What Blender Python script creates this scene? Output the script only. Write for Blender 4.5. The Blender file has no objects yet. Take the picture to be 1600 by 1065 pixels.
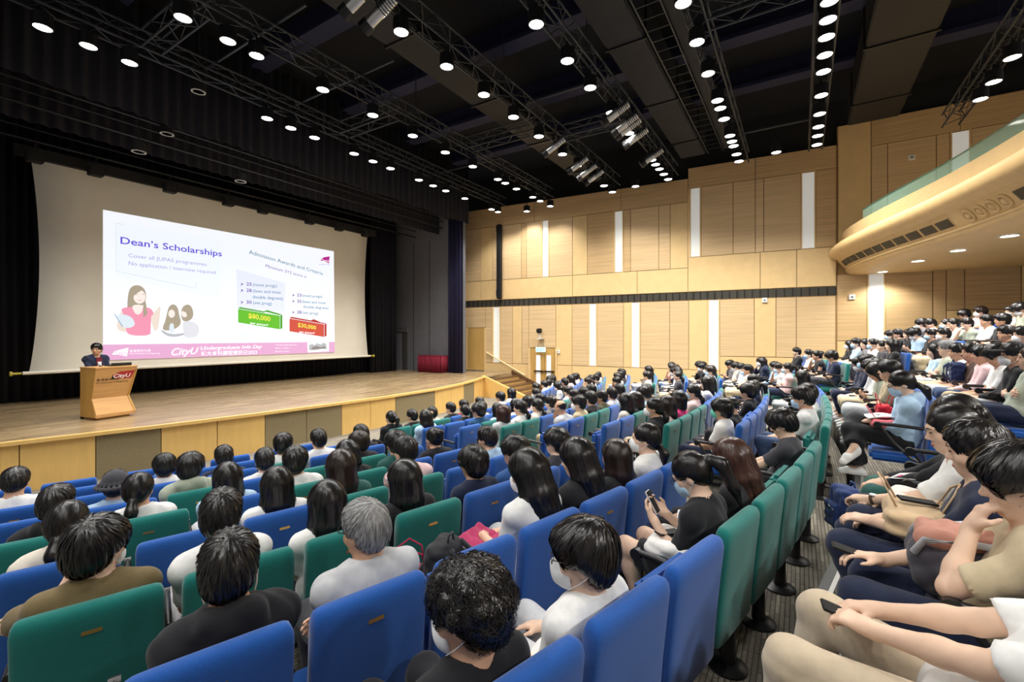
import bpy, bmesh, math, random
import numpy as np
from mathutils import Vector, Matrix, kdtree

R = math.radians
PI = math.pi
scene = bpy.context.scene
C = scene.collection

# ---------------------------------------------------------------- camera
# hall axes: +X across the hall towards the panelled side wall, +Y towards the stage, z = 0 on the floor before the stage
FPX, EYE, HZ = 711.0, 2.78, 522.0
YAW = math.atan2(450.0, FPX)                       # the view turns this far from +X towards +Y
cam_d = bpy.data.cameras.new('camera')
cam_d.sensor_width = 36.0
cam_d.lens = 36.0 * FPX / 1600.0
cam_d.clip_start = 0.05
cam_d.clip_end = 200
cam_o = bpy.data.objects.new('camera', cam_d)
C.objects.link(cam_o)
cam_o.location = (0, 0, EYE)
cam_o.rotation_euler = (R(90), 0, YAW - R(90))
cam_d.shift_y = -(532.5 - HZ) / 1600.0
scene.camera = cam_o
FW = Vector((math.cos(YAW), math.sin(YAW), 0))
RT = Vector((math.sin(YAW), -math.cos(YAW), 0))

# ---------------------------------------------------------------- world, exposure
world = bpy.data.worlds.new('world')
scene.world = world
world.use_nodes = True
world.node_tree.nodes['Background'].inputs[0].default_value = (1.0, 0.98, 0.96, 1)
world.node_tree.nodes['Background'].inputs[1].default_value = 0.24
scene.view_settings.view_transform = 'Standard'
scene.view_settings.look = 'None'
scene.view_settings.gamma = 1
scene.view_settings.use_curve_mapping = False
scene.view_settings.exposure = 0.12
scene.cycles.use_denoising = True
scene.cycles.max_bounces = 6
scene.cycles.diffuse_bounces = 3
scene.cycles.glossy_bounces = 2
scene.cycles.transmission_bounces = 4
scene.cycles.transparent_max_bounces = 8
scene.cycles.sample_clamp_indirect = 4.0
LAMP_W = 230.0                                      # watts of one ceiling downlight

def ray(u, v):
    a = (u - 800.0) / FPX
    return FW + RT * a + Vector((0, 0, -(v - HZ) / FPX))

def on_y(u, v, Y):                                  # measured point on the plane y = Y
    r = ray(u, v)
    t = Y / r.y
    return Vector((0, 0, EYE)) + r * t

def on_z(u, v, z):
    r = ray(u, v)
    t = (z - EYE) / r.z
    return Vector((0, 0, EYE)) + r * t

# ---------------------------------------------------------------- materials
_mats = {}
def lin(c):
    c = c / 255.0
    return c / 12.92 if c <= 0.04045 else ((c + 0.055) / 1.055) ** 2.4

def rgb(r, g, b):
    return (lin(r), lin(g), lin(b), 1.0)

def mat(name, col, rough=0.6, metal=0.0, emit=None, estr=0.0, noise=None, bump=None, spec=0.5, alpha=None, trans=None, sheen=0.0):
    """noise = (scale xyz, amount): mottled colour of the material itself; bump = (scale xyz, strength, distance)"""
    if name in _mats:
        return _mats[name]
    m = bpy.data.materials.new(name)
    m.use_nodes = True
    nt = m.node_tree
    b = nt.nodes['Principled BSDF']
    b.inputs['Base Color'].default_value = col
    b.inputs['Roughness'].default_value = rough
    b.inputs['Metallic'].default_value = metal
    b.inputs['Specular IOR Level'].default_value = spec
    if sheen:
        b.inputs['Sheen Weight'].default_value = sheen
        b.inputs['Sheen Roughness'].default_value = 0.5
    if emit is not None:
        b.inputs['Emission Color'].default_value = emit
        b.inputs['Emission Strength'].default_value = estr
    if trans is not None:
        b.inputs['Transmission Weight'].default_value = trans
    if alpha is not None:
        b.inputs['Alpha'].default_value = alpha
    if noise or bump:
        tc = nt.nodes.new('ShaderNodeTexCoord')
    if noise:
        sc, amt = noise
        mp = nt.nodes.new('ShaderNodeMapping')
        mp.inputs['Scale'].default_value = sc
        nz = nt.nodes.new('ShaderNodeTexNoise')
        nz.inputs['Scale'].default_value = 1.0
        nz.inputs['Detail'].default_value = 4
        nt.links.new(tc.outputs['Object'], mp.inputs['Vector'])
        nt.links.new(mp.outputs[0], nz.inputs['Vector'])
        rp = nt.nodes.new('ShaderNodeValToRGB')
        e = rp.color_ramp.elements
        e[0].position, e[1].position = 0.3, 0.7
        e[0].color = tuple(max(0, c * (1 - amt)) for c in col[:3]) + (1,)
        e[1].color = tuple(min(1, c * (1 + amt)) for c in col[:3]) + (1,)
        nt.links.new(nz.outputs['Fac'], rp.inputs[0])
        nt.links.new(rp.outputs[0], b.inputs['Base Color'])
    if bump:
        sc, st, dist = bump
        mp = nt.nodes.new('ShaderNodeMapping')
        mp.inputs['Scale'].default_value = sc
        nz = nt.nodes.new('ShaderNodeTexNoise')
        nz.inputs['Scale'].default_value = 1.0
        nz.inputs['Detail'].default_value = 3
        bp = nt.nodes.new('ShaderNodeBump')
        bp.inputs['Strength'].default_value = st
        bp.inputs['Distance'].default_value = dist
        nt.links.new(tc.outputs['Object'], mp.inputs['Vector'])
        nt.links.new(mp.outputs[0], nz.inputs['Vector'])
        nt.links.new(nz.outputs['Fac'], bp.inputs['Height'])
        nt.links.new(bp.outputs[0], b.inputs['Normal'])
    _mats[name] = m
    return m

# ---------------------------------------------------------------- mesh helpers
def bm_box(bm, x0, x1, y0, y1, z0, z1, bev=0.0, seg=2):
    v = [bm.verts.new(p) for p in ((x0, y0, z0), (x1, y0, z0), (x1, y1, z0), (x0, y1, z0),
                                   (x0, y0, z1), (x1, y0, z1), (x1, y1, z1), (x0, y1, z1))]
    f = [bm.faces.new([v[i] for i in q]) for q in ((3, 2, 1, 0), (4, 5, 6, 7), (0, 1, 5, 4), (1, 2, 6, 5), (2, 3, 7, 6), (3, 0, 4, 7))]
    if bev:
        es = list({e for q in f for e in q.edges})
        bmesh.ops.bevel(bm, geom=es, offset=bev, segments=seg, affect='EDGES', clamp_overlap=True)

def bm_tube(bm, a, b, r, n=8, r2=None, caps=True):
    a, b = Vector(a), Vector(b)
    r2 = r if r2 is None else r2
    d = (b - a).normalized()
    s = d.orthogonal().normalized()
    t = d.cross(s)
    va = [bm.verts.new(a + (s * math.cos(2 * PI * i / n) + t * math.sin(2 * PI * i / n)) * r) for i in range(n)]
    vb = [bm.verts.new(b + (s * math.cos(2 * PI * i / n) + t * math.sin(2 * PI * i / n)) * r2) for i in range(n)]
    for i in range(n):
        bm.faces.new((va[i], va[(i + 1) % n], vb[(i + 1) % n], vb[i]))
    if caps:
        bm.faces.new(va[::-1]); bm.faces.new(vb)

def bm_path(bm, pts, r, n=6):
    pts = [Vector(p) for p in pts]
    rings = []
    up = Vector((0.013, 0.021, 1))
    for i, p in enumerate(pts):
        d = (pts[min(i + 1, len(pts) - 1)] - pts[max(i - 1, 0)]).normalized()
        s = d.cross(up)
        s = s.normalized() if s.length > 1e-4 else d.orthogonal().normalized()
        t = s.cross(d)
        rr = r[i] if isinstance(r, (list, tuple)) else r
        rings.append([bm.verts.new(p + (s * math.cos(2 * PI * j / n) + t * math.sin(2 * PI * j / n)) * rr) for j in range(n)])
    for A, B in zip(rings, rings[1:]):
        for j in range(n):
            bm.faces.new((A[j], A[(j + 1) % n], B[(j + 1) % n], B[j]))
    bm.faces.new(rings[0][::-1]); bm.faces.new(rings[-1])

def bm_lathe(bm, prof, n=16, M=None):
    rings = []
    for r, z in prof:
        rings.append([bm.verts.new((r * math.cos(2 * PI * i / n), r * math.sin(2 * PI * i / n), z)) for i in range(n)])
    fs = []
    for A, B in zip(rings, rings[1:]):
        for j in range(n):
            fs.append(bm.faces.new((A[j], A[(j + 1) % n], B[(j + 1) % n], B[j])))
    bm.faces.new(rings[0][::-1]); bm.faces.new(rings[-1])
    if M is not None:
        bmesh.ops.transform(bm, matrix=M, verts=[v for q in rings for v in q])

def bm_prism(bm, pts, vec):
    """closed polygon pts extruded along vec"""
    vec = Vector(vec)
    a = [bm.verts.new(p) for p in pts]
    b = [bm.verts.new(Vector(p) + vec) for p in pts]
    n = len(pts)
    for i in range(n):
        bm.faces.new((a[i], a[(i + 1) % n], b[(i + 1) % n], b[i]))
    bm.faces.new(a[::-1]); bm.faces.new(b)

def bm_quad(bm, *p):
    bm.faces.new([bm.verts.new(q) for q in p])

def mesh_of(bm, name='mesh', smooth=False):
    bmesh.ops.recalc_face_normals(bm, faces=bm.faces)
    me = bpy.data.meshes.new(name)
    bm.to_mesh(me)
    bm.free()
    if smooth:
        me.polygons.foreach_set('use_smooth', [True] * len(me.polygons))
        if smooth != 1:
            me.set_sharp_from_angle(angle=R(smooth))
    return me

def obj(name, data, material=None, parent=None, smooth=False, loc=None, rotz=None):
    me = mesh_of(data, name, smooth) if isinstance(data, bmesh.types.BMesh) else data
    o = bpy.data.objects.new(name, me)
    C.objects.link(o)
    if material is not None:
        if not me.materials:
            me.materials.append(material)
        elif me.materials[0] is not material:
            o.material_slots[0].link = 'OBJECT'
            o.material_slots[0].material = material
    if parent is not None:
        o.parent = parent
    if loc is not None:
        o.location = loc
    if rotz is not None:
        o.rotation_euler[2] = rotz
    return o

def box(name, x0, x1, y0, y1, z0, z1, material, parent=None, bev=0.0):
    bm = bmesh.new()
    bm_box(bm, x0, x1, y0, y1, z0, z1, bev)
    return obj(name, bm, material, parent)

def tag(o, label=None, cat=None, group=None, kind=None):
    if label: o['label'] = label
    if cat: o['category'] = cat
    if group: o['group'] = group
    if kind: o['kind'] = kind
    return o

def thing(name, label, cat, loc=(0, 0, 0), rotz=0.0, group=None):
    o = bpy.data.objects.new(name, None)
    C.objects.link(o)
    o.location = loc
    o.rotation_euler = (0, 0, rotz)
    o.empty_display_size = 0.1
    return tag(o, label, cat, group)

def struct(o):
    o['kind'] = 'structure'
    return o

def copy_tree(o, parent=None):
    c = o.copy()
    C.objects.link(c)
    if parent is not None:
        c.parent = parent
    for ch in o.children:
        copy_tree(ch, c)
    return c

FONT_SANS = FONT_CJK = None
def text_mesh(s, size=1.0, depth=0.0, shear=0.0, align='LEFT', bold=0.0, spacing=1.0):
    """flat lettering in the xy plane, baseline at y = 0"""
    cu = bpy.data.curves.new('text', 'FONT')
    cu.body = s
    cu.size = size
    cu.align_x = align
    cu.shear = shear
    cu.extrude = depth
    cu.offset = bold
    cu.space_character = spacing
    cu.resolution_u = 3
    o = bpy.data.objects.new('text', cu)
    C.objects.link(o)
    dg = bpy.context.evaluated_depsgraph_get()
    me = bpy.data.meshes.new_from_object(o.evaluated_get(dg))
    bpy.data.objects.remove(o)
    bpy.data.curves.remove(cu)
    me.materials.clear()
    return me

def add_text(name, s, M, w, h, material, parent, shear=0.0, bold=0.0, depth=0.0):
    """lettering scaled to width w and cap height h, placed by matrix M (xy plane of M)"""
    me = text_mesh(s, 1.0, depth, shear, 'LEFT', bold)
    n = len(me.vertices)
    if n == 0:
        return None
    co = np.empty(n * 3, np.float32)
    me.vertices.foreach_get('co', co)
    co = co.reshape(-1, 3)
    lo, hi = co.min(0), co.max(0)
    co[:, 0] = (co[:, 0] - lo[0]) * (w / max(1e-6, hi[0] - lo[0]))
    co[:, 1] = co[:, 1] * (h / 0.70)
    me.vertices.foreach_set('co', co.ravel())
    me.transform(M)
    return obj(name, me, material, parent)
# ---------------------------------------------------------------- soft bodies: distance fields meshed with surface nets
class Field:
    def __init__(self, lo, hi, h):
        self.h = h
        self.lo = np.array(lo, np.float32)
        n = np.ceil((np.array(hi) - np.array(lo)) / h).astype(int) + 2
        self.n = n
        self.ax = [(self.lo[i] + h * np.arange(n[i])).astype(np.float32) for i in range(3)]
        self.F = np.full(n, 0.25, np.float32)

    def sub(self, lo, hi):
        s = []
        for i in range(3):
            a = int(np.floor((lo[i] - self.lo[i]) / self.h)); b = int(np.ceil((hi[i] - self.lo[i]) / self.h)) + 1
            a, b = max(0, a), min(self.n[i], b)
            if b <= a:
                return None
            s.append(slice(a, b))
        return tuple(s)

    def grid(self, s):
        return (self.ax[0][s[0]][:, None, None], self.ax[1][s[1]][None, :, None], self.ax[2][s[2]][None, None, :])

    def mix(self, s, d, k, mode):
        A = self.F[s]
        if mode == 'add':
            h = np.maximum(k - np.abs(A - d), 0) / k
            self.F[s] = np.minimum(A, d) - h * h * k * 0.25
        elif mode == 'cut':
            d = -d
            h = np.maximum(k - np.abs(A - d), 0) / k
            self.F[s] = np.maximum(A, d) + h * h * k * 0.25

    def cone(self, a, b, ra, rb, k=0.03, mode='add', flat=False):
        a, b = np.array(a, np.float32), np.array(b, np.float32)
        m = max(ra, rb) + k + 2 * self.h
        s = self.sub(np.minimum(a, b) - m, np.maximum(a, b) + m)
        if s is None: return
        X, Y, Z = self.grid(s)
        ba = b - a
        L = max(1e-9, float(ba @ ba))
        t = np.clip(((X - a[0]) * ba[0] + (Y - a[1]) * ba[1] + (Z - a[2]) * ba[2]) / L, 0, 1)
        d = np.sqrt((X - a[0] - t * ba[0]) ** 2 + (Y - a[1] - t * ba[1]) ** 2 + (Z - a[2] - t * ba[2]) ** 2) - (ra + (rb - ra) * t)
        if flat:                                     # open end at b: cut square
            u = ba / math.sqrt(L)
            d = np.maximum(d, (X - b[0]) * u[0] + (Y - b[1]) * u[1] + (Z - b[2]) * u[2])
        self.mix(s, d, k, mode)

    def ell(self, c, r, k=0.03, M=None, mode='add'):
        c = np.array(c, np.float32); r = np.array(r, np.float32)
        m = float(r.max()) + k + 2 * self.h
        s = self.sub(c - m, c + m)
        if s is None: return
        X, Y, Z = self.grid(s)
        X, Y, Z = X - c[0], Y - c[1], Z - c[2]
        if M is not None:
            X, Y, Z = (M[0][0] * X + M[1][0] * Y + M[2][0] * Z, M[0][1] * X + M[1][1] * Y + M[2][1] * Z, M[0][2] * X + M[1][2] * Y + M[2][2] * Z)
        k0 = np.sqrt((X / r[0]) ** 2 + (Y / r[1]) ** 2 + (Z / r[2]) ** 2)
        k1 = np.sqrt((X / r[0] ** 2) ** 2 + (Y / r[1] ** 2) ** 2 + (Z / r[2] ** 2) ** 2) + 1e-6
        self.mix(s, k0 * (k0 - 1) / k1, k, mode)

    def plane_cut(self, p, nrm, k=0.01, lo=None, hi=None):
        """remove what lies on the side nrm points to, inside the box lo..hi"""
        s = self.sub(lo if lo is not None else self.lo, hi if hi is not None else self.lo + self.n * self.h)
        if s is None: return
        X, Y, Z = self.grid(s)
        nrm = np.array(nrm, np.float32); nrm /= np.linalg.norm(nrm)
        d = (X - p[0]) * nrm[0] + (Y - p[1]) * nrm[1] + (Z - p[2]) * nrm[2]
        A = self.F[s]
        self.F[s] = np.maximum(A, d)

    def wrinkle(self, amp, f=38.0, seed=0.0, stretch=(1, 1, 0.55)):
        X, Y, Z = self.grid((slice(None),) * 3)
        X, Y, Z = X * stretch[0], Y * stretch[1], Z * stretch[2]
        w = 1 - 2 * np.abs(np.sin(0.5 * f * (X + 0.6 * Y + 0.9 * Z) + 2.2 * np.sin(f * 0.33 * (Y - Z + 0.4 * X) + seed) + seed * 3))
        w = w + 0.7 * np.sin(f * 1.7 * (Z - 0.5 * X + 0.3 * Y) + 1.7 * np.sin(f * 0.4 * (X + Y) + seed))
        self.F += (amp * 0.5 * w).astype(np.float32)

    def mesh(self, name):
        F = self.F
        S = F < 0
        c = S[:-1, :-1, :-1].astype(np.int8)
        cnt = np.zeros_like(c)
        offs = [(i, j, k) for i in (0, 1) for j in (0, 1) for k in (0, 1)]
        n = self.n
        for i, j, k in offs:
            cnt += S[i:n[0] - 1 + i, j:n[1] - 1 + j, k:n[2] - 1 + k]
        I = np.argwhere((cnt > 0) & (cnt < 8))
        vid = np.full(cnt.shape, -1, np.int32)
        vid[I[:, 0], I[:, 1], I[:, 2]] = np.arange(len(I))
        val = np.stack([F[I[:, 0] + i, I[:, 1] + j, I[:, 2] + k] for i, j, k in offs], 1)
        acc = np.zeros((len(I), 3), np.float32); num = np.zeros((len(I), 1), np.float32)
        O = np.array(offs, np.float32)
        for a in range(8):
            for b in range(a + 1, 8):
                if np.abs(O[a] - O[b]).sum() != 1: continue
                fa, fb = val[:, a], val[:, b]
                x = (fa < 0) != (fb < 0)
                t = np.where(x, fa / np.where(x, fa - fb, 1), 0)[:, None]
                acc += np.where(x[:, None], O[a] + (O[b] - O[a]) * t, 0)
                num += x[:, None]
        V = (I + acc / num) * self.h + self.lo
        quads = []
        def side(ax):
            sl0 = [slice(1, -1)] * 3; sl1 = [slice(1, -1)] * 3
            sl0[ax] = slice(0, -1); sl1[ax] = slice(1, None)
            A, B = S[tuple(sl0)], S[tuple(sl1)]
            E = np.argwhere(A != B)
            base = E + 1
            base[:, ax] -= 1
            o1, o2 = [(1, 2), (2, 0), (0, 1)][ax]
            e1 = np.zeros(3, int); e1[o1] = 1
            e2 = np.zeros(3, int); e2[o2] = 1
            q = [base - e1 - e2, base - e2, base, base - e1]
            q = np.stack([vid[p[:, 0], p[:, 1], p[:, 2]] for p in q], 1)
            flip = ~A[E[:, 0], E[:, 1], E[:, 2]]
            q[flip] = q[flip][:, ::-1]
            quads.append(q)
        for ax in range(3): side(ax)
        Q = np.concatenate(quads)
        Q = Q[(Q >= 0).all(1)]
        # one pass of smoothing
        for _ in range(1):
            sm = np.zeros_like(V); ct = np.zeros((len(V), 1), np.float32)
            for a in range(4):
                b = (a + 1) % 4
                np.add.at(sm, Q[:, a], V[Q[:, b]]); np.add.at(ct, Q[:, a], 1)
                np.add.at(sm, Q[:, b], V[Q[:, a]]); np.add.at(ct, Q[:, b], 1)
            V = V * 0.55 + 0.45 * sm / np.maximum(ct, 1)
        return np_mesh(name, V, Q)

def np_mesh(name, V, Q, smooth=True):
    me = bpy.data.meshes.new(name)
    me.vertices.add(len(V))
    me.vertices.foreach_set('co', np.ascontiguousarray(V, np.float32).ravel())
    k = Q.shape[1]
    me.loops.add(len(Q) * k)
    me.loops.foreach_set('vertex_index', np.ascontiguousarray(Q, np.int32).ravel())
    me.polygons.add(len(Q))
    me.polygons.foreach_set('loop_start', np.arange(0, len(Q) * k, k, dtype=np.int32))
    me.update(calc_edges=True)
    if smooth:
        me.polygons.foreach_set('use_smooth', np.ones(len(Q), bool))
    return me
# ---------------------------------------------------------------- people: seated and standing figures
def V3(*a): return Vector(a)

def ik(S, W, L1, L2, hint):
    d = W - S
    L = min(d.length, (L1 + L2) * 0.995)
    d = d.normalized()
    a = (L1 * L1 - L2 * L2 + L * L) / (2 * L)
    h = math.sqrt(max(1e-6, L1 * L1 - a * a))
    p = hint - d * hint.dot(d)
    p = p.normalized() if p.length > 1e-5 else d.orthogonal().normalized()
    return S + d * a + p * h, S + d * L

class Figure:
    """seated figure: origin on the floor under the front face of the chair back, facing +y"""
    def __init__(s, lean=0.0, side=0.0, yaw=0.0, pitch=0.0, roll=0.0, arms=None, legs=None, slouch=0.0, broad=1.0, head=1.06, stand=False, curl=0.35):
        s.broad, s.curl, s.stand = broad, curl, stand
        s.hip = V3(0, 0.155 + slouch, 0.455)
        if stand:
            s.hip = V3(0, 0, 0.92)
        s.ML = Matrix.Rotation(-R(lean), 3, 'X') @ Matrix.Rotation(R(side), 3, 'Y')
        back = -0.055 - slouch * 0.6
        if stand: back = 0.0
        U = lambda x, y, z: s.hip + s.ML @ V3(x, y, z)
        s.U = U
        s.waist = U(0, back * 0.45, 0.15)
        s.chest = U(0, back, 0.295)
        s.neck = U(0, back * 1.0, 0.435 if not stand else 0.46)
        s.hc = s.neck + (s.ML @ V3(0, 0.035 + 0.0011 * pitch, 0.158))
        s.HM = Matrix.Rotation(R(yaw), 3, 'Z') @ Matrix.Rotation(-R(pitch), 3, 'X') @ Matrix.Rotation(R(roll), 3, 'Y')
        s.hs = head
        s.sh = {k: U(k * 0.172 * broad, back + 0.005, 0.375 if not stand else 0.398) for k in (-1, 1)}
        arms = arms or {}
        s.arm = {}
        for k in (-1, 1):
            a = arms.get(k, {})
            W = a.get('w')
            if W is None:
                W = V3(k * 0.10, 0.46, 0.58)
            else:
                W = Vector(W)
            if a.get('touch'):                       # the fingers meet the mouth and chin
                dd = Vector(a['d']).normalized()
                W = s.hc + s.HM @ (V3(k * 0.012, 0.112, -0.062) * head) - dd * 0.095
            E, W = ik(s.sh[k], W, 0.275, 0.25, Vector(a.get('hint', (k * 0.18, -0.10, -1.0))))
            d = Vector(a.get('d', (-k * 0.35, 0.9, -0.15))).normalized()
            n = Vector(a.get('n', (-k * 0.2, 0.0, -1.0)))
            n = (n - d * n.dot(d)).normalized()
            s.arm[k] = (E, W, d, n, a.get('curl', curl))
        legs = legs or {}
        s.leg = {}
        for k in (-1, 1):
            l = legs.get(k, {})
            if stand:
                K = Vector(l.get('k', (k * 0.10, 0.02, 0.50))); A = Vector(l.get('a', (k * 0.11, -0.01, 0.10)))
            else:
                K = Vector(l.get('k', (k * 0.125, 0.575 + slouch * 0.6, 0.475))); A = Vector(l.get('a', (k * 0.12, 0.49, 0.10)))
            toe = Vector(l.get('toe', (k * 0.10, 1.0, 0.0))).normalized()
            H = s.hip + V3(k * 0.09, 0.0, -0.01)
            s.leg[k] = (H, K, A, toe)

    def hand(s, f, k):
        E, W, d, n, curl = s.arm[k]
        th = d.cross(n) * (1 if k > 0 else -1)
        f.cone(W - d * 0.01, W + d * 0.03, 0.024, 0.026, 0.02)
        for i, o in enumerate((0.030, 0.010, -0.010, -0.029)):
            kn = W + d * (0.086 - 0.004 * abs(i - 1)) + th * o
            f.cone(W + d * 0.02 + th * o * 0.6, kn, 0.015, 0.0125, 0.014)
            p, c, L = kn, 0.10 + curl * 0.55, (0.042, 0.046, 0.043, 0.034)[i]
            for j, (ll, rr) in enumerate(((L, 0.0095), (L * 0.62, 0.0085), (L * 0.5, 0.0075))):
                q = p + (d * math.cos(c) + n * math.sin(c)) * ll + th * (0.05 * (1.5 - i)) * ll
                f.cone(p, q, rr + 0.001, rr, 0.004)
                p, c = q, c + curl * (1.0 + 0.35 * j)
        b = W + d * 0.022 + th * 0.024
        m = b + (d * 0.62 + th * 0.62 + n * 0.35).normalized() * 0.045
        t = m + (d * 0.95 + th * 0.12 + n * (0.2 + curl * 0.4)).normalized() * 0.034
        f.cone(b, m, 0.0165, 0.0115, 0.012)
        f.cone(m, t, 0.0115, 0.009, 0.005)

    def head_prims(s, f):
        M, c, g = s.HM, s.hc, s.hs
        P = lambda x, y, z: c + M @ (V3(x, y, z) * g)
        A = [list(r) for r in M]
        E = lambda x, y, z, a, b, q, k=0.02, mode='add': f.ell(P(x, y, z), (a * g, b * g, q * g), k, A, mode)
        E(0, -0.008, 0.032, 0.077, 0.096, 0.088, 0.03)
        E(0, 0.022, -0.02, 0.066, 0.070, 0.085, 0.03)
        E(0, 0.045, -0.072, 0.040, 0.042, 0.040, 0.03)
        for k in (-1, 1):
            E(k * 0.044, 0.052, -0.022, 0.026, 0.030, 0.028, 0.02)
            E(k * 0.0315, 0.1005, 0.014, 0.019, 0.014, 0.011, 0.012, 'cut')
            E(k * 0.078, -0.004, -0.010, 0.010, 0.021, 0.032, 0.006)
            E(k * 0.0315, 0.082, 0.012, 0.0135, 0.012, 0.0125, 0.004)
        E(0, 0.082, 0.032, 0.055, 0.016, 0.010, 0.02)
        f.cone(P(0, 0.088, 0.016), P(0, 0.107, -0.021), 0.007 * g, 0.0105 * g, 0.010)
        for k in (-1, 1):
            E(k * 0.011, 0.096, -0.024, 0.009, 0.010, 0.007, 0.008)
        E(0, 0.086, -0.052, 0.024, 0.010, 0.0065, 0.007)
        E(0, 0.084, -0.063, 0.020, 0.010, 0.007, 0.007)
        f.cone(s.neck + V3(0, 0, -0.03), c + M @ V3(0, -0.018, -0.045), 0.058 * g, 0.052 * g, 0.035)

    def torso(s, f, o=0.0, low=True):
        U, b, A = s.U, s.broad, [list(r) for r in s.ML]
        if low:
            f.ell(s.hip + V3(0, -0.005, 0.0), (0.165 * b + o, 0.125 + o, 0.115 + o), 0.06)
        f.ell(s.waist, (0.138 * b + o, 0.10 + o, 0.15 + o), 0.08, A)
        f.ell(s.chest, (0.155 * b + o, 0.108 + o, 0.155 + o), 0.08, A)
        f.cone(s.sh[-1], s.sh[1], 0.054 + o, 0.054 + o, 0.06)
        for k in (-1, 1):
            f.cone(s.neck + V3(0, 0, 0.01), s.sh[k] + V3(0, 0, 0.005), 0.050 + o * 0.6, 0.046 + o, 0.05)

    def bounds(s, m=0.13):
        pts = [s.hc + V3(0, 0, 0.1), s.hip - V3(0, 0, 0.1)] + [p for k in (-1, 1) for p in (*s.arm[k][:2], s.arm[k][1] + s.arm[k][2] * 0.12, *s.leg[k][:3], s.leg[k][2] + s.leg[k][3] * 0.14, s.sh[k])]
        a = np.array([list(p) for p in pts])
        lo, hi = a.min(0) - m, a.max(0) + m
        lo[2] = max(lo[2], -0.03)
        return lo, hi

    def body(s, h, shoes=True):
        f = Field(*s.bounds(), h)
        s.torso(f)
        s.head_prims(f)
        for k in (-1, 1):
            E, W = s.arm[k][:2]
            f.cone(s.sh[k], E, 0.050, 0.038, 0.04)
            f.cone(E, E + (W - E) * 0.35, 0.038, 0.038, 0.02)
            f.cone(E + (W - E) * 0.3, W, 0.039, 0.025, 0.02)
            s.hand(f, k)
            H, K, A, toe = s.leg[k]
            f.cone(H, K, 0.088, 0.058, 0.05)
            f.cone(K, K + (A - K) * 0.35, 0.056, 0.056, 0.03)
            f.cone(K + (A - K) * 0.3, A, 0.057, 0.036, 0.03)
            f.cone(A, A + toe * 0.12 - V3(0, 0, 0.05), 0.036, 0.028, 0.03)
        return f.mesh('body')

    def shirt(s, h, sleeve='tee', seed=0.0):
        lo, hi = s.bounds(0.16)
        lo[2] = max(lo[2], s.hip.z - 0.17)
        hi[2] = min(hi[2], s.neck.z + 0.22) if sleeve != 'x' else hi[2]
        f = Field(lo, hi, h)
        o = 0.016 if sleeve in ('tee', 'none') else 0.024
        s.torso(f, o)
        f.ell(s.hip + V3(0, -0.01, 0.06), (0.168 * s.broad + o, 0.13 + o, 0.11), 0.06)
        for k in (-1, 1):
            E, W = s.arm[k][:2]
            if sleeve == 'none':
                f.cone(s.sh[k], s.sh[k] + (E - s.sh[k]) * 0.1, 0.058, 0.058, 0.03)
                continue
            if sleeve == 'tee':
                f.cone(s.sh[k], s.sh[k] + (E - s.sh[k]) * 0.78, 0.058, 0.062, 0.03, flat=True)
            else:
                f.cone(s.sh[k], E, 0.060, 0.052, 0.04)
                f.cone(E, E + (W - E) * 0.90, 0.053, 0.040, 0.03, flat=True)
        if sleeve == 'hood':
            b = s.neck
            f.ell(b + s.ML @ V3(0, -0.075, 0.015), (0.125, 0.055, 0.075), 0.03)
            for k in (-1, 1):
                f.cone(b + s.ML @ V3(k * 0.085, -0.03, 0.035), b + s.ML @ V3(k * 0.05, 0.085, -0.02), 0.036, 0.026, 0.03)
        f.wrinkle(0.006 if sleeve == 'tee' else 0.009, 36, seed)
        # openings: neck, sleeve ends
        up = s.ML @ V3(0, 0, 1)
        f.cone(s.neck + s.ML @ V3(0, 0.02, 0.035), s.hc, 0.068, 0.10, 0.015, 'cut')
        f.ell(s.neck + s.ML @ V3(0, 0.085, 0.025), (0.062, 0.06, 0.055), 0.015, None, 'cut')
        return f.mesh('shirt')

    def trousers(s, h, length='long', seed=0.0):
        lo, hi = s.bounds(0.16)
        hi[2] = min(hi[2], max(s.hip.z + 0.2, s.leg[-1][1].z + 0.14, s.leg[1][1].z + 0.14))
        f = Field(lo, hi, h)
        f.ell(s.hip + V3(0, -0.005, 0.0), (0.172 * s.broad, 0.135, 0.122), 0.06)
        for k in (-1, 1):
            H, K, A, toe = s.leg[k]
            if length == 'long':
                f.cone(H, K, 0.102, 0.080, 0.05)
                f.cone(K, A + (K - A) * 0.10, 0.079, 0.062, 0.03, flat=True)
            elif length == 'shorts':
                f.cone(H, H + (K - H) * 0.80, 0.103, 0.092, 0.05, flat=True)
            else:                                   # wide legs
                f.cone(H, K, 0.106, 0.090, 0.05)
                f.cone(K, A + (K - A) * 0.06, 0.089, 0.094, 0.03, flat=True)
        f.wrinkle(0.007, 30, seed + 1.3, (1, 0.55, 1))
        return f.mesh('trousers')

    def shoe(s, k, h=0.008):
        H, K, A, toe = s.leg[k]
        t = V3(toe.x, toe.y, toe.z)
        up = V3(0, 0, 1) if abs(t.z) < 0.5 else V3(0, -1, 0.2)
        base = A + V3(0, 0, -0.06)
        lo = np.array(list(A)) - 0.24; hi = np.array(list(A)) + 0.24
        f = Field(lo, hi, h)
        f.cone(base - t * 0.035, base + t * 0.10, 0.040, 0.042, 0.03)
        f.cone(base + t * 0.10, base + t * 0.165 - V3(0, 0, 0.008), 0.040, 0.030, 0.03)
        f.cone(base - t * 0.02, A + V3(0, 0, 0.005), 0.042, 0.044, 0.03)
        f.cone(base + t * 0.03 - t * 0.09 - V3(0, 0, 0.028), base + t * 0.17 - V3(0, 0, 0.028), 0.026, 0.024, 0.012)
        f.cone(base - t * 0.035 - V3(0, 0, 0.024), base + t * 0.16 - V3(0, 0, 0.024), 0.040, 0.038, 0.008)
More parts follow.
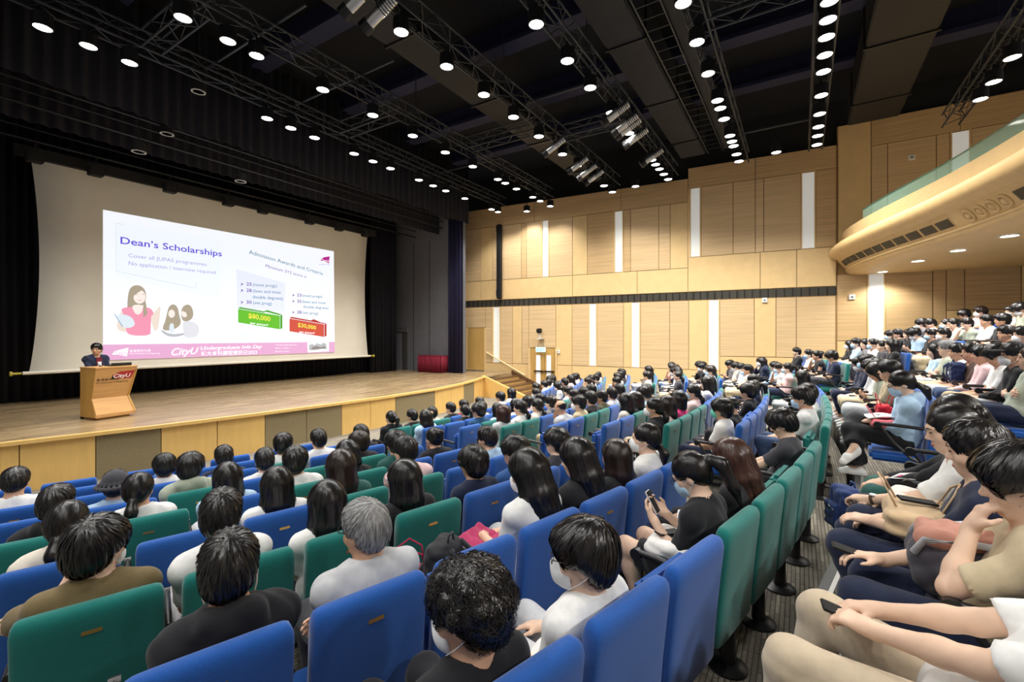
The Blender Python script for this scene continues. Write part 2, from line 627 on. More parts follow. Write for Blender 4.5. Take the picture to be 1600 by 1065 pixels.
        if abs(t.z) < 0.4:
            f.plane_cut((0, 0, A.z - 0.098), (0, 0, -1))
        f.cone(A + V3(0, 0, 0.03), A + V3(0, 0, 0.12), 0.040, 0.05, 0.01, 'cut')
        return f.mesh('shoe')

# ---- hair, in head coordinates (x right, y forward, z up, unscaled head about 0.235 tall)
def hair_shell(style, h=0.0068):
    rng = random.Random(style)
    f = Field((-0.19, -0.26, -0.45), (0.19, 0.17, 0.20), h)
    if style in ('buzz', 'bald'):
        f.ell((0, -0.010, 0.034), (0.0795, 0.098, 0.0905), 0.01)
    else:
        f.ell((0, -0.013, 0.036), (0.090, 0.106, 0.101), 0.02)
    if style in ('short', 'under'):
        f.ell((0, 0.01, 0.075), (0.078, 0.088, 0.068), 0.03)
        f.ell((0, -0.055, -0.01), (0.074, 0.058, 0.070), 0.03)
    if style in ('bowl', 'bushy', 'curly'):
        g = {'bowl': 0.0, 'bushy': 0.007, 'curly': 0.014}[style]
        f.ell((0, -0.012, 0.045), (0.097 + g, 0.112 + g, 0.098 + g), 0.03)
        f.ell((0, -0.058, -0.015), (0.082, 0.060 + g, 0.075), 0.03)
        f.ell((0, 0.055, 0.062), (0.075, 0.052, 0.045), 0.03)
        if style == 'curly':
            for i in range(46):
                a, b = rng.uniform(0, 2 * PI), rng.uniform(-0.35, 1.2)
                c = V3(math.cos(a) * math.cos(b) * 0.10, math.sin(a) * math.cos(b) * 0.115 - 0.012, 0.04 + math.sin(b) * 0.10)
                if c.y > 0.06 and c.z < 0.06: continue
                f.ell(c, (0.026, 0.026, 0.026), 0.008)
    if style in ('long', 'wavy', 'longfront'):
        f.ell((0, -0.015, 0.045), (0.095, 0.108, 0.098), 0.03)
        L = -0.30 if style != 'wavy' else -0.27
        for i in range(9):
            a = R(-205 + i * 28.5)
            x, y = math.cos(a) * 0.083, math.sin(a) * 0.088 - 0.018
            if style == 'longfront' and i in (0, 8): continue
            w = 0.010 * rng.uniform(-1, 1)
            f.cone((x, y, 0.03), (x * 1.08, y - 0.012, -0.11), 0.026, 0.026, 0.03)
            f.cone((x * 1.08, y - 0.012, -0.11), (x * 1.0 + w, y - 0.03, L - 0.04 * rng.random()), 0.027, 0.012, 0.025)
        f.cone((0, -0.09, -0.03), (0, -0.11, L), 0.045, 0.02, 0.03)
    if style == 'bob':
        f.ell((0, -0.015, 0.045), (0.098, 0.112, 0.100), 0.03)
        for i in range(9):
            a = R(-205 + i * 28.5)
            x, y = math.cos(a) * 0.083, math.sin(a) * 0.090 - 0.018
            f.cone((x, y, 0.03), (x * 1.12, y * 1.05, -0.105), 0.030, 0.022, 0.03)
    if style in ('pony', 'bun', 'lowpony'):
        f.ell((0, -0.055, 0.0), (0.076, 0.056, 0.080), 0.03)
        if style == 'pony':
            f.ell((0, -0.128, 0.045), (0.026, 0.030, 0.026), 0.02)
            f.cone((0, -0.14, 0.05), (0.005, -0.185, 0.0), 0.024, 0.034, 0.02)
            f.cone((0.005, -0.185, 0.0), (0.012, -0.178, -0.13), 0.036, 0.030, 0.02)
            f.cone((0.012, -0.178, -0.13), (0.018, -0.16, -0.235), 0.029, 0.008, 0.02)
        elif style == 'lowpony':
            f.ell((0, -0.108, -0.05), (0.024, 0.026, 0.022), 0.02)
            f.cone((0, -0.115, -0.05), (0.004, -0.148, -0.11), 0.022, 0.034, 0.02)
            f.cone((0.004, -0.148, -0.11), (0.0, -0.140, -0.23), 0.034, 0.012, 0.02)
        else:
            f.ell((0, -0.118, 0.07), (0.046, 0.042, 0.046), 0.015)
    # the face stays free
    f.ell((0, 0.115, -0.045), (0.072, 0.075, 0.105), 0.012, None, 'cut')
    if style in ('short', 'under', 'buzz', 'bowl', 'bushy', 'curly', 'pony', 'bun', 'lowpony', 'bald'):
        for k in (-1, 1):                            # free ears and cheeks
            f.ell((k * 0.095, 0.035, -0.045), (0.040, 0.060, 0.055), 0.01, None, 'cut')
        f.plane_cut((0, -0.05, -0.075), (0, 0.35, -1), lo=(-0.2, -0.105, -0.2), hi=(0.2, 0.2, -0.02))
    if style == 'bald':
        f.ell((0, 0.03, 0.10), (0.085, 0.115, 0.105), 0.004, None, 'cut')
    if style in ('short', 'under', 'bowl', 'bushy'):
        X, Y, Z = f.grid((slice(None),) * 3)
        A = np.arctan2(Y + 0.03, X)
        f.F += (0.0028 * np.sin(A * 17 + 40 * Z) + 0.002 * np.sin(A * 31 - 55 * (Z + Y))).astype(np.float32)
    return f

def hair_mesh(style, strands=700, seed=1):
    f = hair_shell(style)
    me = f.mesh('hair')
    rng = random.Random(seed)
    nv = len(me.vertices)
    co = np.empty(nv * 3, np.float32); me.vertices.foreach_get('co', co); co = co.reshape(-1, 3)
    no = np.empty(nv * 3, np.float32); me.vertices.foreach_get('normal', no); no = no.reshape(-1, 3)
    if style in ('bald',):
        return me
    kd = kdtree.KDTree(nv)
    for i in range(nv): kd.insert(Vector(co[i]), i)
    kd.balance()
    crown = V3(0.012, -0.075, 0.125)
    tie = {'pony': V3(0, -0.128, 0.045), 'bun': V3(0, -0.118, 0.07), 'lowpony': V3(0, -0.108, -0.05)}.get(style)
    VS, QS = [], []
    seg = 5
    step = {'buzz': 0.0035, 'short': 0.011, 'under': 0.012, 'curly': 0.010}.get(style, 0.02)
    lift = {'buzz': 0.0006, 'curly': 0.006, 'short': 0.003, 'under': 0.004, 'bushy': 0.004, 'bowl': 0.002}.get(style, 0.0015)
    if style == 'buzz': strands = 500
    for q in range(strands):
        i = rng.randrange(nv)
        p = Vector(co[i]); n = Vector(no[i])
        if n.length < 0.5: continue
        w = rng.choice((0.0007, 0.0012, 0.0020, 0.0032))
        prev = None
        tw = rng.uniform(-1, 1)
        for j in range(seg + 1):
            if tie is not None and p.y > tie.y + 0.01:
                d = tie - p
            elif tie is not None:
                d = V3(0.1 * tw, -0.05, -1)
            elif style in ('long', 'wavy', 'longfront', 'bob'):
                d = V3(p.x * 5, (p.y + 0.02) * 5, -1.0) if p.z > 0.05 else V3(0.12 * tw, 0.05 * tw, -1)
            elif style == 'curly':
                d = V3(math.sin(j * 1.7 + q), math.cos(j * 1.7 + q * 1.3), math.sin(q * 2.1 + j))
            else:
                d = p - crown + V3(0, 0, -0.03)
                d = d + V3(rng.uniform(-1, 1), rng.uniform(-1, 1), rng.uniform(-1, 1)) * 0.02
            d = d - n * d.dot(n)
            if d.length < 1e-5: d = n.orthogonal()
            d.normalize()
            s = d.cross(n).normalized()
            ww = w * (1.0 if j < seg else 0.15)
            pp = p + n * (0.0008 + 0.0012 * abs(tw) + lift * (j / seg) ** 1.5 * (0.4 + abs(tw)))
            VS.append(pp - s * ww); VS.append(pp + s * ww)
            b = len(VS)
            if j: QS.append((b - 4, b - 3, b - 1, b - 2))
            p2 = p + d * step
            c, idx, dist = kd.find(p2)
            if dist > step * 1.6: p = p2
            else:
                p, n = c * 0.6 + p2 * 0.4, (n + Vector(no[idx])).normalized()
    Q0 = np.empty(len(me.loops), np.int32); me.loops.foreach_get('vertex_index', Q0)
    V = np.concatenate([co, np.array([list(v) for v in VS], np.float32)])
    Q = np.concatenate([Q0.reshape(-1, 4), np.array(QS, np.int32) + nv])
    bpy.data.meshes.remove(me)
    return np_mesh('hair', V, Q)

def mask_mesh():
    f = Field((-0.12, -0.05, -0.15), (0.12, 0.16, 0.06), 0.0055)
    f.ell((0, 0.050, -0.050), (0.070, 0.068, 0.058), 0.01)
    f.cone((0, 0.108, -0.022), (0, 0.100, -0.075), 0.014, 0.012, 0.03)
    f.plane_cut((0, 0.045, 0), (0, -1, 0))
    me = f.mesh('face_mask')
    bm = bmesh.new(); bm.from_mesh(me)
    for k in (-1, 1):
        for z0, z1 in ((-0.018, 0.012), (-0.085, -0.035)):
            bm_path(bm, [(k * 0.064, 0.055, z0), (k * 0.078, 0.02, (z0 + z1) / 2), (k * 0.084, -0.012, z1), (k * 0.082, -0.026, (z1 - 0.010) / 2)], 0.0016, 4)
    bm.to_mesh(me); bm.free()
    return me

def glasses_mesh():
    bm = bmesh.new()
    for k in (-1, 1):
        pts = [(k * 0.034 + 0.025 * math.cos(a), 0.112 - 0.004 * abs(math.cos(a)), 0.010 + 0.019 * math.sin(a)) for a in [2 * PI * i / 14 for i in range(15)]]
        bm_path(bm, pts, 0.0017, 5)
        bm_path(bm, [(k * 0.059, 0.108, 0.016), (k * 0.080, 0.07, 0.016), (k * 0.085, 0.0, 0.012), (k * 0.083, -0.02, -0.004)], 0.0018, 5)
    bm_path(bm, [(-0.010, 0.113, 0.014), (0, 0.116, 0.017), (0.010, 0.113, 0.014)], 0.0016, 5)
    return mesh_of(bm, 'glasses', True)

def eye_mesh(k):
    bm = bmesh.new()
    bmesh.ops.create_uvsphere(bm, u_segments=10, v_segments=6, radius=1)
    bmesh.ops.transform(bm, matrix=Matrix.Translation((k * 0.0315, 0.0895, 0.012)) @ Matrix.Diagonal((0.0125, 0.0075, 0.0050, 1)), verts=bm.verts)
    return mesh_of(bm, 'eye', True)

def brow_mesh(k):
    bm = bmesh.new()
    bm_path(bm, [(k * 0.014, 0.101, 0.031), (k * 0.030, 0.099, 0.036), (k * 0.048, 0.085, 0.031)], [0.0022, 0.003, 0.0014], 5)
    return mesh_of(bm, 'eyebrow', True)

def lips_mesh():
    bm = bmesh.new()
    bmesh.ops.create_uvsphere(bm, u_segments=12, v_segments=6, radius=1)
    bmesh.ops.transform(bm, matrix=Matrix.Translation((0, 0.0905, -0.0565)) @ Matrix.Diagonal((0.021, 0.0075, 0.0085, 1)), verts=bm.verts)
    return mesh_of(bm, 'lips', True)

def cap_mesh(kind):
    f = Field((-0.19, -0.2, -0.08), (0.19, 0.26, 0.2), 0.006)
    f.ell((0, -0.010, 0.045), (0.100, 0.114, 0.104), 0.01)
    f.plane_cut((0, 0, 0.035), (0, 0.15, -1))
    if kind == 'cap':
        f.ell((0, 0.125, 0.052), (0.075, 0.085, 0.010), 0.01)
    else:
        for i in range(20):
            a = 2 * PI * i / 20
            b = 2 * PI * (i + 1) / 20
            f.cone((math.cos(a) * 0.13, math.sin(a) * 0.145 - 0.01, 0.012), (math.cos(b) * 0.13, math.sin(b) * 0.145 - 0.01, 0.012), 0.008, 0.008, 0.02)
            f.cone((math.cos(a) * 0.10, math.sin(a) * 0.115 - 0.01, 0.045), (math.cos(a) * 0.13, math.sin(a) * 0.145 - 0.01, 0.012), 0.008, 0.008, 0.02)
    f.ell((0, -0.010, 0.035), (0.092, 0.106, 0.085), 0.004, None, 'cut')
    return f.mesh('hat')

SKIN = [mat('skin_%d' % i, rgb(*c), 0.5, noise=((9, 9, 9), 0.08), spec=0.35) for i, c in enumerate([(226, 184, 156), (214, 168, 138), (233, 196, 170), (203, 155, 125)])]
HAIRM = {}
def hair_mat(name, c, rough=0.30):
    if name not in HAIRM:
        HAIRM[name] = mat('hair_' + name, rgb(*c), rough, noise=((60, 60, 8), 0.35), spec=0.6)
    return HAIRM[name]
hair_mat('black', (24, 21, 21)); hair_mat('darkbrown', (43, 31, 26)); hair_mat('auburn', (72, 45, 38)); hair_mat('grey', (150, 150, 150), 0.5)
def cloth(name, c):
    return mat('cloth_' + name, rgb(*c), 0.85, noise=((30, 30, 30), 0.06), bump=((420, 420, 420), 0.25, 0.002), spec=0.2, sheen=0.15)
EYE_M = mat('eye_dark', rgb(28, 20, 18), 0.2)
BROW_M = mat('brow_dark', rgb(38, 30, 28), 0.7)
LIP_M = mat('lips', rgb(190, 112, 104), 0.45)
MASK_M = {'white': mat('mask_white', rgb(236, 238, 240), 0.8), 'blue': mat('mask_blue', rgb(176, 208, 232), 0.8), 'green': mat('mask_green', rgb(104, 206, 184), 0.8)}
FRAME_M = mat('glasses_frame', rgb(30, 30, 34), 0.35)
# ================================================================ structure
def wood(name, c, amt=0.10, sc=(0.5, 0.5, 26), rough=0.45):
    return mat(name, rgb(*c), rough, noise=(sc, amt), spec=0.35)
M_grain = wood('wood_grain_panel', (214, 184, 140), 0.13)
M_grain2 = wood('wood_grain_panel_dark', (202, 170, 124), 0.15)
M_plain = wood('wood_smooth_panel', (226, 194, 140), 0.04, (3, 3, 3))
M_back = mat('wall_backing', rgb(150, 118, 74), 0.7)
M_stagefront = wood('stage_front_wood', (226, 186, 112), 0.05, (14, 14, 2))
M_meshpanel = mat('acoustic_mesh', rgb(138, 124, 92), 0.9, noise=((160, 160, 160), 0.35))
M_white = mat('white_lightbox', rgb(228, 230, 224), 0.6, emit=(1, 1, 0.97, 1), estr=0.22)
M_black = mat('black_paint', rgb(20, 20, 21), 0.7)
M_blackmetal = mat('black_metal', rgb(32, 32, 34), 0.45, 0.3)
M_ceiling = mat('ceiling_black', rgb(13, 16, 22), 0.95)
M_grey = mat('stage_grey', rgb(112, 113, 119), 0.85, noise=((4, 4, 4), 0.06))
M_steel = mat('steel', rgb(170, 172, 176), 0.3, 0.9)
M_truss = mat('truss_metal', rgb(62, 66, 72), 0.45, 0.5)
M_curtain = mat('black_curtain', rgb(20, 20, 30), 0.95, noise=((40, 40, 2), 0.3))
M_navy = mat('navy_curtain', rgb(34, 32, 66), 0.9, noise=((30, 30, 2), 0.25))
M_lens = mat('lamp_lens', (1, 1, 1, 1), 0.3, emit=(1.0, 0.97, 0.90, 1), estr=14.0)
M_slot = mat('dark_grille', rgb(58, 54, 44), 0.6, noise=((60, 60, 1), 0.4))

# carpet: streaked grey tiles
def carpet_mat():
    m = bpy.data.materials.new('carpet_streaks'); m.use_nodes = True
    nt = m.node_tree; b = nt.nodes['Principled BSDF']
    b.inputs['Roughness'].default_value = 0.95
    b.inputs['Specular IOR Level'].default_value = 0.1
    tc = nt.nodes.new('ShaderNodeTexCoord')
    br = nt.nodes.new('ShaderNodeTexBrick')
    br.inputs['Scale'].default_value = 1.0
    br.inputs['Brick Width'].default_value = 0.35; br.inputs['Row Height'].default_value = 0.03
    br.inputs['Mortar Size'].default_value = 0.004
    br.inputs['Color1'].default_value = rgb(176, 168, 152); br.inputs['Color2'].default_value = rgb(132, 125, 114); br.inputs['Mortar'].default_value = rgb(104, 99, 92)
    nz = nt.nodes.new('ShaderNodeTexNoise'); nz.inputs['Scale'].default_value = 90
    mx = nt.nodes.new('ShaderNodeMixRGB'); mx.blend_type = 'MULTIPLY'; mx.inputs[0].default_value = 0.5
    nt.links.new(tc.outputs['Object'], br.inputs['Vector']); nt.links.new(tc.outputs['Object'], nz.inputs['Vector'])
    nt.links.new(br.outputs[0], mx.inputs[1]); nt.links.new(nz.outputs['Fac'], mx.inputs[2])
    nt.links.new(mx.outputs[0], b.inputs['Base Color'])
    return m
M_carpet = carpet_mat()

def plank_mat():
    m = bpy.data.materials.new('stage_parquet'); m.use_nodes = True
    nt = m.node_tree; b = nt.nodes['Principled BSDF']
    b.inputs['Roughness'].default_value = 0.26
    tc = nt.nodes.new('ShaderNodeTexCoord')
    br = nt.nodes.new('ShaderNodeTexBrick'); br.inputs['Scale'].default_value = 1.0
    br.inputs['Brick Width'].default_value = 1.1; br.inputs['Row Height'].default_value = 0.085; br.inputs['Mortar Size'].default_value = 0.003
    br.inputs['Color1'].default_value = rgb(176, 152, 116); br.inputs['Color2'].default_value = rgb(140, 118, 88); br.inputs['Mortar'].default_value = rgb(98, 80, 58)
    mp = nt.nodes.new('ShaderNodeMapping'); mp.inputs['Scale'].default_value = (1.2, 14, 1)
    nz = nt.nodes.new('ShaderNodeTexNoise'); nz.inputs['Scale'].default_value = 1.0; nz.inputs['Detail'].default_value = 5
    mx = nt.nodes.new('ShaderNodeMixRGB'); mx.blend_type = 'OVERLAY'; mx.inputs[0].default_value = 0.55
    nt.links.new(tc.outputs['Object'], br.inputs['Vector']); nt.links.new(tc.outputs['Object'], mp.inputs['Vector']); nt.links.new(mp.outputs[0], nz.inputs['Vector'])
    nt.links.new(br.outputs[0], mx.inputs[1]); nt.links.new(nz.outputs['Fac'], mx.inputs[2]); nt.links.new(mx.outputs[0], b.inputs['Base Color'])
    return m
M_parquet = plank_mat()

# ---- floor and tiers.  Rows are arcs round (XC, YC); row n has its chair backs on radius RAD(n)
XC, YC = 8.9, 27.1
def RAD(n): return 27.5 + 0.88 * (n - 8) + (0.08 if n > 8 else 0) + (0.20 if n > 9 else 0)
_ZF = [0.0, 0.11, 0.23, 0.34, 0.45, 0.56, 0.66, 0.75, 0.83]
def ZF(n): return _ZF[n] if n <= 8 else 1.18 + 0.275 * (n - 9)
def arc_pt(r, x):                                    # point of the arc at hall coordinate x
    return Vector((x, YC - math.sqrt(r * r - (x - XC) ** 2), 0))

floor = box('floor', -4.5, 21, -1.0, 20, -0.3, 0.0, M_carpet)
struct(floor)
XS = [-2.6 + i * (22.5 / 46) for i in range(47)]
M_nosing = mat('step_nosing', rgb(58, 58, 58), 0.5)
M_strip = mat('step_strip', rgb(170, 170, 166), 0.35, 0.6)
for n in range(1, 15):
    r0, r1 = RAD(n) - 0.72, RAD(n) + 0.16
    if n == 14: r1 += 5.0
    bm = bmesh.new()
    zb = -0.3
    z = ZF(n)
    prev = None
    for x in XS:
        a, b = arc_pt(r0, x), arc_pt(r1, x)
        q = [bm.verts.new((a.x, a.y, zb)), bm.verts.new((a.x, a.y, z)), bm.verts.new((b.x, b.y, z)), bm.verts.new((b.x, b.y, zb))]
        if prev:
            for i in range(4):
                bm.faces.new((prev[i], prev[(i + 1) % 4], q[(i + 1) % 4], q[i]))
        prev = q
    tier = obj('tier', bm, M_carpet, floor)
    for nm, w0, w1, hh, m in (('nosing', -0.004, 0.05, 0.004, M_nosing), ('nosing_strip', 0.05, 0.075, 0.003, M_strip)):
        bm = bmesh.new(); prev = None
        for x in XS:
            a, b = arc_pt(r0 + w0, x), arc_pt(r0 + w1, x)
            q = [bm.verts.new((a.x, a.y, z - 0.03 if nm == 'nosing' else z)), bm.verts.new((a.x, a.y, z + hh)), bm.verts.new((b.x, b.y, z + hh)), bm.verts.new((b.x, b.y, z - 0.001))]
            if prev:
                for i in range(4):
                    bm.faces.new((prev[i], prev[(i + 1) % 4], q[(i + 1) % 4], q[i]))
            prev = q
        obj(nm, bm, m, tier)

# ---- stage
ZS = 0.91
EDGE = [(-4.0, 12.6), (-1.0, 12.1), (1.9, 11.55), (4.0, 11.1), (5.84, 10.82), (7.8, 10.62), (9.8, 10.5), (11.83, 10.54), (13.4, 10.8), (15.0, 11.25), (16.4, 11.8)]
EDGE = [Vector((x, y, 0)) for x, y in EDGE]
bm = bmesh.new()
bm_prism(bm, [(p.x, p.y, ZS - 0.05) for p in EDGE] + [(18.6, 11.8, ZS - 0.05), (18.6, 20, ZS - 0.05), (-4, 20, ZS - 0.05)], (0, 0, 0.05))
stage_floor = struct(obj('floor_stage', bm, M_parquet))
wall_front = struct(box('wall_stage_front', 0, 0.01, 30, 30.01, -0.29, -0.28, M_back))
bm = bmesh.new()
for a, b in zip(EDGE, EDGE[1:]):
    d = (b - a).normalized(); n = Vector((d.y, -d.x, 0))
    bm_prism(bm, [a - n * 0.10 , a - n * 0.16, b - n * 0.16, b - n * 0.10], (0, 0, ZS - 0.05))
me = mesh_of(bm, 'wall_stage_front'); wall_front.data = me; me.materials.append(M_back)
bm = bmesh.new()
for a, b in zip(EDGE, EDGE[1:]):
    d = (b - a).normalized(); n = Vector((d.y, -d.x, 0))
    bm_prism(bm, [a + n * 0.02 + Vector((0, 0, ZS - 0.055)), a - n * 0.09 + Vector((0, 0, ZS - 0.055)), b - n * 0.09 + Vector((0, 0, ZS - 0.055)), b + n * 0.02 + Vector((0, 0, ZS - 0.055))], (0, 0, 0.065))
obj('stage_nosing', bm, M_stagefront, wall_front)

def edge_at(u):
    """where the line of sight of column u meets the stage edge, in plan"""
    r = ray(u, HZ)
    for a, b in zip(EDGE, EDGE[1:]):
        d = b - a
        den = r.x * d.y - r.y * d.x
        if abs(den) < 1e-9: continue
        s = (a.y * r.x - a.x * r.y) / (-den)
        if -1e-6 <= s <= 1 + 1e-6:
            return a + d * s
    return EDGE[-1].copy() if u > 400 else EDGE[0].copy()
def edge_pieces(u0, u1):
    p, q = edge_at(u0), edge_at(u1)
    return [p] + [e for e in EDGE if p.x + 0.05 < e.x < q.x - 0.05] + [q]
cuts = [(-60, 30, 0), (30, 150, 0), (150, 253, 1), (253, 341, 0), (341, 416, 0), (416, 481, 1), (481, 536, 1), (536, 581, 0), (581, 620, 0), (620, 682, 1), (682, 707, 0), (707, 727, 0), (727, 743, 1), (743, 766, 0)]
for u0, u1, k in cuts:
    pts = edge_pieces(u0, u1)
    bm = bmesh.new()
    for i, (a, b) in enumerate(zip(pts, pts[1:])):
        d = (b - a).normalized(); n = Vector((d.y, -d.x, 0))
        a2 = a + d * (0.008 if i == 0 else 0); b2 = b - d * (0.008 if i == len(pts) - 2 else 0)
        bm_prism(bm, [a2 - n * 0.06, a2 - n * 0.10, b2 - n * 0.10, b2 - n * 0.06], (0, 0, ZS - 0.06))
    obj('mesh_panel' if k else 'panel', bm, M_meshpanel if k else M_stagefront, wall_front)

# ---- right side wall of the hall: flared part W1, straight part W2
def xw(y): return 18.7 + (14.0 - y) * 0.079
WD = Vector((-0.079, 1, 0)).normalized()
WN = Vector((-1, -0.079, 0)).normalized()
def wall_hit(u, second=False):
    r = ray(u, HZ)
    t = 19.95 / r.x if second else 19.806 / (r.x + 0.079 * r.y)
    return r * t, t
def wz(v, t): return EYE + (HZ - v) / FPX * t

wall = struct(box('wall_right', 0, 1, 0, 1, 0, 1, M_back))
bm = bmesh.new()
for y0, y1, zt in ((3.84, 14.9, 9.11), (-1.12, 3.84, 9.52)):
    a, b = Vector((xw(y0), y0, -0.3)), Vector((xw(y1), y1, -0.3))
    bm_prism(bm, [a, b, b - WN * 0.3, a - WN * 0.3], (0, 0, zt + 0.3))
bm_prism(bm, [(19.95, -9.5, -0.3), (19.95, -1.12, -0.3), (20.4, -1.12, -0.3), (20.4, -9.5, -0.3)], (0, 0, 10.48))
me = mesh_of(bm, 'wall_right'); wall.data = me; me.materials.append(M_back)

def panel(p, q, z0, z1, m, name='panel', off=0.0, th=0.035, gap=0.012, parent=None, nrm=None):
    """slab on the wall between plan points p and q"""
    d = (q - p).normalized()
    n = nrm or Vector((-abs(d.y), d.x if d.y < 0 else -d.x, 0))
    n = Vector((-1, 0, 0)) if n.length < 0.5 else n
    if n.x > 0: n = -n
    a, b = p + d * gap, q - d * gap
    bm = bmesh.new()
    o = off
    bm_prism(bm, [a + n * (o - 0.005), a + n * (o + th), b + n * (o + th), b + n * (o - 0.005)], (0, 0, z1 - z0 - 2 * gap))
    bmesh.ops.translate(bm, vec=(0, 0, z0 + gap), verts=bm.verts)
    return obj(name, bm, m, parent or wall)

def wpanel(u0, u1, z0, z1, m, second=False, **k):
    return panel(wall_hit(u0, second)[0], wall_hit(u1, second)[0], z0, z1, m, **k)

def c7(x): return 700 + x / 2.957
def c8(x): return 1150 + x / 3.551
def recess(u0, u1, z0, z1, second=False):
    """tall white light slot set in a shallow wooden frame"""
    p, q = wall_hit(u0, second)[0], wall_hit(u1, second)[0]
    o = panel(p, q, z0, z1, M_white, 'light_slot', 0.0, 0.006, 0.02)
    for a, b, m in ((p, p + (q - p).normalized() * 0.045, M_plain), (q - (q - p).normalized() * 0.045, q, M_plain)):
        panel(a, b, z0, z1, m, 'slot_jamb', 0.0, 0.05, 0.0, parent=o)
G, G2, PL = M_grain, M_grain2, M_plain
top_a, top_b = 8.16, 5.48
up = [(70, 153, G), (153, 207, PL), (207, 258, G), (258, 340, G), (340, 365, G2), (365, 434, G), (434, 469, 'W'), (469, 577, G), (577, 645, PL), (645, 768, G2), (768, 812, 'W'), (812, 845, G2), (845, 975, G), (975, 1028, G), (1028, 1110, PL)]
for a, b, m in up:
    if m == 'W': recess(c7(a), c7(b), top_b, top_a)
    else: wpanel(c7(a), c7(b), top_b, top_a, m)
for a, b in ((70, 153), (153, 258), (258, 577), (577, 876), (876, 1110)):
    wpanel(c7(a), c7(b), 4.50, top_b, PL)
for a, b in ((70, 400), (400, 800), (800, 1110)):
    wpanel(c7(a), c7(b), top_a, 9.11, G2)
# beyond the jog
for a, b, m in ((1117, 1170, 'W'), (1170, 1318, G), (1318, 1331 + 130, G)):
    if m == 'W': recess(c7(a), c7(b), 5.90, 8.70)
    else: wpanel(c7(a), c7(b) if b < 1331 else c8(108), 5.90, 8.70, m)
wpanel(c7(1110) , c7(1117), 5.90, 8.70, PL, gap=0.0)
for a, b, m in ((108, 155, G), (155, 360, G), (360, 443, 'W'), (443, 556, G2)):
    if m == 'W': recess(c8(a), c8(b), 5.90, 8.70)
    else: wpanel(c8(a), c8(b), 5.90, 8.70, m)
for a, b in ((c7(1110), c8(135)), (c8(135), c8(337)), (c8(337), c8(556))):
    wpanel(a, b, 4.50, 5.90, PL)
for a, b in ((c7(1110), c8(108)), (c8(108), c8(556))):
    wpanel(a, b, 8.70, 9.52, G2)
# lower zone
LZ0, LZ1 = 1.35, 4.15
low = [(100, 175, 'D0'), (175, 208, G), (208, 244, 'W'), (244, 300, G), (300, 343, PL), (343, 375, G), (375, 500, 'DOOR'), (500, 575, PL), (575, 650, G), (650, 690, 'W'), (690, 812, G), (812, 845, PL), (845, 890, 'W'), (890, 1025, G), (1025, 1113, G), (1113, 1200, PL), (1200, 1256, 'W')]
z_exit = wz(543, wall_hit(c7(440))[1])
z_sdoor = wz(512, wall_hit(742)[1])
for a, b, m in low:
    if m == 'W': recess(c7(a), c7(b), LZ0, LZ1)
    elif m == 'D0': wpanel(c7(72), c7(b), z_sdoor, LZ1, G)
    elif m == 'DOOR': wpanel(c7(a), c7(b), z_exit, LZ1, G)
    else: wpanel(c7(a), c7(b), LZ0, LZ1, m)
for a, b, m, z0 in ((c7(1256), c8(102), G, 1.92), (c8(102), c8(222), PL, 1.92), (c8(222), c8(335), G, 1.92), (c8(335), c8(553), G, 1.92)):
    wpanel(a, b, z0, LZ1, m)
for a, b, z in ((175, 300, LZ0), (300, 375, LZ0), (500, 575, LZ0), (575, 812, LZ0), (812, 1025, LZ0), (1025, 1256, LZ0)):
    wpanel(c7(a), c7(b), 0.0, z, PL)
wpanel(c7(1256), c8(553), 0.0, 1.92, PL)
# air slot between the zones, divided by thin fins
slot = wpanel(c7(77), c8(552), 4.17, 4.48, M_slot, name='air_slot', th=0.006, gap=0.0)
p0, p1 = wall_hit(c7(77))[0], wall_hit(c8(552))[0]
for i in range(61):
    p = p0.lerp(p1, i / 60.0)
    panel(p, p + (p1 - p0).normalized() * 0.03, 4.18, 4.47, M_blackmetal, 'fin', 0.0, 0.03, 0.0, parent=slot)
# straight part, above and under the balcony
wpanel(1309, 1361, 6.0, 10.18, PL, True)
for a, b in ((1361, 1500), (1500, 1640)):
    wpanel(a, b, 9.27, 10.18, G2, True)
for a, b, m in ((c8(750), c8(840), G), (c8(840), c8(1110), G), (c8(1110), c8(1185), G), (c8(1187), c8(1303), 'W'), (c8(1303), 1640, G)):
    if m == 'W': recess(a, b, 6.0, 9.27, True)
    else: wpanel(a, b, 6.0, 9.27, m, True)
for a, b, m, z0 in ((c8(558), c8(727), G2, 2.55), (c8(727), c8(828), 'W', 2.55), (c8(828), c8(1090), G2, 2.55), (c8(1090), c8(1165), G2, 2.55), (c8(1165), c8(1267), G2, 3.55), (c8(1267), c8(1580), G2, 3.55), (c8(1580), 1650, PL, 3.55)):
    if m == 'W': recess(a, b, z0, 4.9, True)
    else: wpanel(a, b, z0, 4.9, m, True)
wpanel(c8(558), c8(1165), 0.3, 2.55, PL, True)
wpanel(c8(1165), 1650, 0.3, 3.55, PL, True)
# dark upper wall between the panelling and the ceiling
wall_up = struct(box('wall_right_upper', 20.2, 20.4, -9.5, 20, 8.9, 11.3, M_black))

